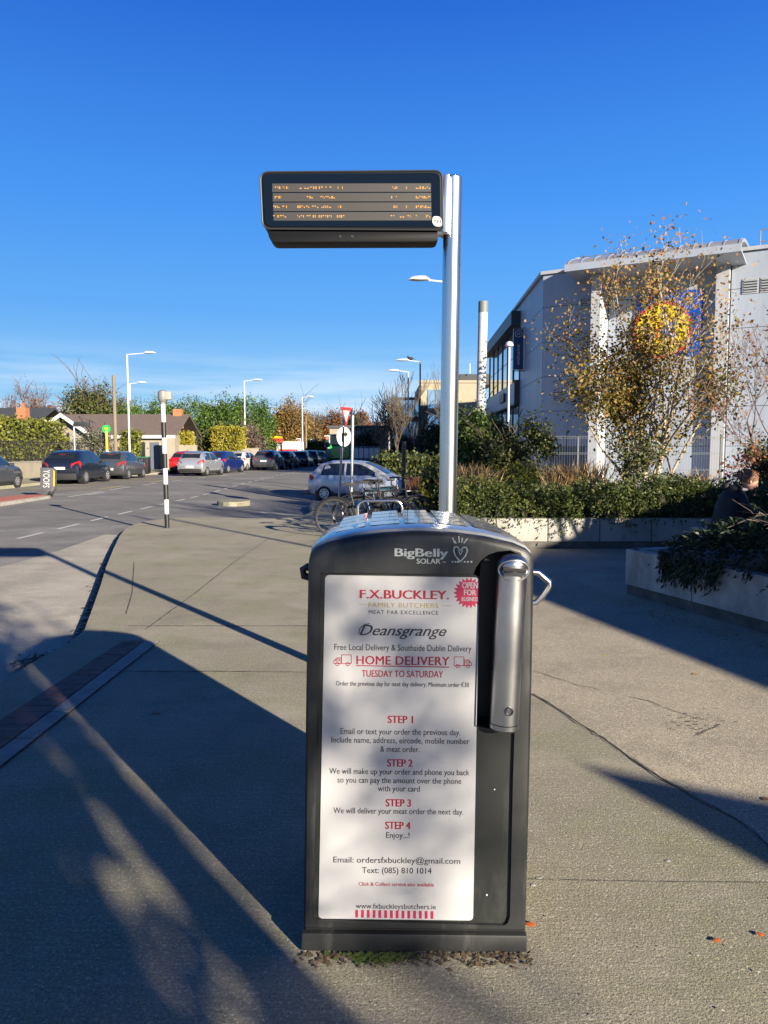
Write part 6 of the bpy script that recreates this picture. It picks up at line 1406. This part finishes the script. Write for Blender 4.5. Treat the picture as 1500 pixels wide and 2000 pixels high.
# local: x = facing direction, seated on the planter edge
V = [(0, 0, .02), (.03, 0, .20), (.09, 0, .38), (.17, 0, .50), (.21, 0, .56),
     (.15, .17, .47), (.26, .22, .27), (.44, .14, .20), (.51, .12, .20), (.15, -.17, .47), (.26, -.22, .27), (.44, -.14, .20), (.51, -.12, .20),
     (.10, .10, .0), (.46, .12, .04), (.44, .12, -.38), (.56, .12, -.44), (.10, -.10, .0), (.46, -.12, .04), (.44, -.12, -.38), (.56, -.12, -.44)]
Ed = [(0, 1), (1, 2), (2, 3), (3, 4), (3, 5), (5, 6), (6, 7), (7, 8), (3, 9), (9, 10), (10, 11), (11, 12), (0, 13), (13, 14), (14, 15), (15, 16), (0, 17), (17, 18), (18, 19), (19, 20)]
Rr = [.14, .14, .15, .11, .055, .065, .05, .035, .03, .065, .05, .035, .03, .09, .075, .05, .035, .09, .075, .05, .035]
me = skin_mesh(V, Ed, Rr); M['skin'] = mat('skin', (.48, .27, .19), .5, var=.05); M['jacket'] = mat('black quilted jacket', (.008, .008, .009), .7, bump=.5, bscale=25); M['hair'] = mat('reddish fair hair', (.20, .095, .045), .55, var=.6, vscale=90, bump=.9, bscale=120)
me.materials.append(M['jacket']); me.name = 'body'
# head joined into the same body mesh
hc = Vector((.285, 0, .665)); bm = bmesh.new(); bm.from_mesh(me)
def ellip(c, r, mi, n=16):
    q = bmesh.ops.create_uvsphere(bm, u_segments=n, v_segments=n // 2 + 2, radius=1.0)
    fs = set()
    for v in q['verts']: v.co = Vector((c[0] + v.co.x * r[0], c[1] + v.co.y * r[1], c[2] + v.co.z * r[2])); fs |= set(v.link_faces)
    for f in fs: f.material_index = mi; f.smooth = True
Rt = Matrix.Rotation(math.radians(35), 4, 'Y')
def hp(x, y, z): return hc + Rt @ Vector((x, y, z))
ellip(hc, (.098, .076, .112), 1); ellip(hp(.045, 0, -.06), (.055, .05, .055), 1, 12); ellip(hp(.105, 0, -.01), (.018, .013, .022), 1, 8); ellip(hp(.088, 0, -.055), (.014, .024, .006), 2, 8)
ellip(hp(0, .078, -.01), (.016, .01, .028), 1, 8); ellip(hp(0, -.078, -.01), (.016, .01, .028), 1, 8)
for s_ in (-1, 1): ellip(hp(.088, s_ * .03, .012), (.008, .012, .006), 2, 8)
for s_ in (-1, 1):   # hands with five fingers each
    w = Vector((.53, s_ * .12, .20)); ellip(w, (.045, .035, .02), 1, 10)
    for f in range(4): ellip(w + Vector((.055 + .005 * (1.5 - abs(f - 1.5)), (f - 1.5) * .017, -.012)), (.032, .008, .010), 1, 8)
    ellip(w + Vector((.01, -s_ * .04, -.005)), (.026, .010, .010), 1, 8)
bm.to_mesh(me); bm.free(); me.materials.append(M['skin']); me.materials.append(mat('lip and eye', (.14, .05, .04), .5)); link('body', me, per)
mb = MB(); z0 = Vector((0, 0, 0))
mb.ball(hp(-.028, 0, .03), 1, 16, 0, (.108, .090, .108)); mb.ball(hp(-.12, 0, -.03), .032, 10, 0, (1, .8, 1.4)); hair = mb.build('hair', M['hair'], per, off=z0)
Q = []; Dq = []
for _ in range(420):
    d = Vector(RNG.normal(size=3)).normalized()
    if d.x > .55 or d.z < -.55: continue
    Q.append(hp(-.028 + d.x * .110, d.y * .092, .03 + d.z * .110)[:]); Dq.append((Rt @ Vector((-.8 + d.x * .3, d.y * .2, -.5)))[:])
hl = leaves_mesh('strands', Q, .05, M['hair'], .16, None, None, dirs=Dq); hl.parent = hair; hl['kind'] = 'stuff'
mb = MB(); mb.ball((.10, 0, .545), 1, 14, 0, (.12, .15, .075)); mb.ball((-.015, 0, .585), 1, 10, 0, (.055, .06, .05)); mb.build('hood', M['jacket'], per, off=z0)
mb = MB(); mb.tube([(.12, -.08, .545), (.20, -.075, .55), (.26, 0, .545), (.20, .075, .55)], .02, 8); mb.build('scarf', mat('pale scarf', (.35, .33, .36), .8), per, off=z0)
mb = MB(); mb.tube([(.0, 0, -.02), (.0, 0, .06), (.02, 0, .18), (.05, 0, .30), (.09, 0, .40), (.13, 0, .475), (.17, 0, .53), (.20, 0, .555)], [.17, .185, .18, .185, .185, .165, .11, .05], 18)
mb.v = [(v[0], v[1] * 1.12, v[2]) for v in mb.v]
mb.build('jacket', M['jacket'], per, off=z0)
per.rotation_euler = (0, 0, math.radians(-18))
mb = MB(); mb.box((s0.x + .02, PYd, .25), (.75, .5, .5)); tag(mb.build('seat_block', M['wall_conc_dirty'], bevel=.02), 'concrete seat block under the bending person, hidden by shrubs', 'bench')

# ------------------------------------------------------------------ litter and fallen leaves
M['orange_leaf'] = mat('orange fallen leaf', (.62, .13, .01), .6, var=.2, vscale=60); M['gum'] = mat('pale trodden gum', (.48, .46, .42), .8)
def fallen(name, label, px, py, r, m, cat='leaf', zz=0.006):
    p = gp(px, py, zz); mb = MB(); n = 11; a0 = RNG.uniform(0, 6); ring = []
    for k in range(n): q = 2 * PI * k / n; rr_ = r * RNG.uniform(.65, 1.1) * (1.35 if k % 3 == 0 else 1); ring.append((p.x + rr_ * math.cos(q + a0), p.y + rr_ * .8 * math.sin(q + a0), zz + RNG.uniform(.0005, r * .10)))
    mb.add([(p.x, p.y, zz + .003)] + ring, [(0, 1 + k, 1 + (k + 1) % n) for k in range(n)]); tag(mb.build(name, m), label, cat)
fallen('fallen_leaf', 'orange leaf against the right foot of the bin', 1037, 1806, .017, M['orange_leaf']); fallen('fallen_leaf', 'orange leaf at lower right, left of the other one', 1400, 1836, .012, M['orange_leaf']); fallen('fallen_leaf', 'orange leaf nearest the right edge', 1485, 1825, .013, M['orange_leaf'])
fallen('fallen_leaf', 'reddish leaf lying in the bin shadow', 304, 1391, .028, mat('dull red leaf', (.35, .12, .08), .7)); fallen('fallen_leaf', 'curled yellow leaf in the sunlit footway, right', 1358, 1317, .022, mat('ochre leaf', (.45, .28, .08), .7)); fallen('fallen_leaf', 'small yellow leaf in the sunlit footway nearer the bin', 1181, 1280, .018, mat('yellow leaf', (.5, .40, .08), .7)); fallen('fallen_leaf', 'brown leaf at the right edge of the footway', 1495, 1560, .02, mat('brown leaf', (.16, .08, .03), .7))
for px, py, lab in ((1305, 1682, 'pale gum spot in the middle right of the pavement'), (1054, 1716, 'pale gum spot right of the bin'), (1042, 1729, 'smaller pale gum spot right of the bin'), (596, 1856, 'white scrap at the left foot of the bin')): fallen('gum_spot', lab, px, py, .011, M['gum'], 'litter', .001)
# scattered grit and leaf crumbs: kerb gutter, round the bin, in the shade by the planter
def crumbs(name, pts, m, s, **k):
    mb = MB()
    for x, y, z in pts:
        r = s * RNG.uniform(.4, 1.3); a = RNG.uniform(0, 6); mb.add([(x + r * math.cos(a + q), y + r * math.sin(a + q), z + r * RNG.uniform(.0, .5)) for q in (0, 1.9, 3.3, 4.8)], [(0, 1, 2, 3)])
    return mb.build(name, m, smooth=False, kind='stuff', **k)
P = []
for a, b in zip(ke[2:12][:-1], ke[2:12][1:]):
    for k in range(150): q = a.lerp(b, RNG.uniform()); P.append((q.x - abs(RNG.normal()) * .05 - .01, q.y + RNG.normal() * .05, -.108))
for k in range(500): q = gp(RNG.normal(115, 30), RNG.normal(1272, 8)); P.append((q.x - .05, q.y, -.105 + RNG.uniform(0, .03)))
crumbs('gutter_debris', P, mat('dark leaf mould', (.06, .045, .03), .95, var=.5, vscale=30), .02)
P = [(B0.x + RNG.uniform(-.36, .36), BY - .01 - abs(RNG.normal()) * .03, .002) for k in range(330)]; crumbs('bin_foot_debris', P, mat('brown grit', (.13, .09, .05), .95, var=.6, vscale=60), .008)
P = [(B0.x + RNG.normal(-.11, .05), BY - .015 - abs(RNG.normal()) * .02, .003) for k in range(260)]; crumbs('moss', P, mat('moss', (.07, .11, .015), .95), .009)
P = []
for k in range(260): u = RNG.uniform(0, 4); P.append((2.45 + .34 * u + RNG.normal() * .12 - .15, 8.0 - u + RNG.normal() * .1, .007))
for k in range(220): P.append((RNG.uniform(.9, 6), 11.75 - abs(RNG.normal()) * .12, .007))
crumbs('fallen_leaves', P, mat('dry leaf litter', (.30, .20, .09), .9, var=.5, vscale=20), .014)
P = [(p.x, p.y, .0065) for p in [gp(RNG.uniform(-60, 1560), 1100 + 900 * RNG.uniform() ** 1.3) for k in range(330)]]
crumbs('pale_grit', [(x, y, z) for x, y, z in P if x > -3 + .0 * y and not (-.3 < x < .5 and y > 2.2 and y < 3)], M['gum'], .004)

# ------------------------------------------------------------------ beyond the frame, throwing the shadows seen in it
S2 = Vector((math.sin(SUN_AZ), -math.cos(SUN_AZ), 0)); PU = Vector((math.cos(SUN_AZ), math.sin(SUN_AZ), 0))
cast_blk = thing('shadow_block', 'added flat roofed brick block, shaped to cast the wide shadow, behind the viewer on the right, outside the picture', 'building', (12, -3, 0))  # added unseen block, its plan shaped to cast the wide shadow on the right
pl_ = [(8.4, -.8), (11.5, 8.7), (19, 8.7), (19, -10), (11.0, -10)]
mb = MB(); mb.prism([(x, y, 0) for x, y in pl_], (0, 0, 3.36)); mb.build('wall', M['brick'], cast_blk, smooth=False); mb = MB(); mb.prism([(x, y, 3.363) for x, y in pl_], (0, 0, .14)); mb.build('roof', M['slate'], cast_blk, smooth=False)
cast_tri = thing('wedge_caster', 'added triangular canvas casting the wedge shadow, behind the viewer, outside the picture', 'shadow caster', (6.3, -3.5, 0)); C_ = Vector((6.26, -3.5, 2.6))  # added triangle, placed only to cast the wedge shadow on the pavement
pts = [C_, C_ + Vector((.78, -.62, .12)) * 3.2, C_ + Vector((.42, -.91, -.02)) * 3.4]; mb = MB(); mb.prism(pts, (0, 0, .03)); mb.build('canvas', M['white'], cast_tri, smooth=False)
for p in pts[1:]: mb = MB(); mb.cyl((p.x, p.y, 0), p + Vector((0, 0, .1)), .04, n=8); mb.build('post', M['galv'], cast_tri)
p = PU * 1.005 + S2 * 5.2; t = thing('sign_post', 'stout grey post behind the viewer, outside the picture', 'post', (p.x, p.y, 0)); mb = MB(); mb.cyl((p.x, p.y, 0), (p.x, p.y, 3.9), .098, n=12); mb.build('post', M['galv'], t)
RNG = np.random.default_rng(21)
def caster_tree(u, tt, h, rad, label, **k): p = PU * u + S2 * tt; return bare_tree('bare_tree', label, p.x, p.y, 0, h, rad, **k)
caster_tree(.67, 9.5, 11.0, .16, 'tall bare tree behind the viewer nearest the bin, outside the picture', depth=4, kids=4, spread=.38, length=.6, rmin=.009, upb=.35, start=.7, wide=.4, wob=.03)
caster_tree(.36, 8.6, 9.0, .07, 'slim bare tree behind the viewer, outside the picture', depth=3, kids=4, spread=.42, length=.6, rmin=.009, upb=.35, start=.33, wide=.28, wob=.05, leaf=L_birch, nleaf=1300, lsize=.13, lsp=.24)
caster_tree(.10, 7.5, 5.6, .13, 'stouter bare tree behind the viewer, outside the picture', depth=4, kids=5, spread=.5, length=.42, rmin=.009, leaf=L_birch, nleaf=4600, lsize=.13, lsp=.26, start=.3, wide=.42)
caster_tree(1.35, 13.5, 7.2, .06, 'thin bare tree behind the viewer, shading the poster, outside the picture', depth=3, kids=4, spread=.42, length=.5, rmin=.012, leaf=L_birch, nleaf=340, lsize=.14, lsp=.16, upb=.3, start=.4, wide=.28, wob=.08)
bare_tree('bare_tree', 'bare tree in the near planter, right of the picture', 7.0, 6.2, .43, 6.6, .10, depth=4, kids=5, spread=.55, length=.45, rmin=.010, start=.3)
bare_tree('bare_tree', 'second bare tree right of the picture beyond the seated person', 8.6, 9.9, .0, 6.8, .10, depth=4, kids=5, spread=.55, length=.45, rmin=.010, start=.3)
t = thing('street_lamp', 'lamp column right of the picture whose thin shadow crosses the pavement', 'street lamp', (6.2, 2.2, 0), 'street lamps along the main road'); mb = MB(); mb.cyl((6.2, 2.2, 0), (6.2, 2.2, 6.2), .055, .045, n=10); mb.build('column', M['white_paint'], t)
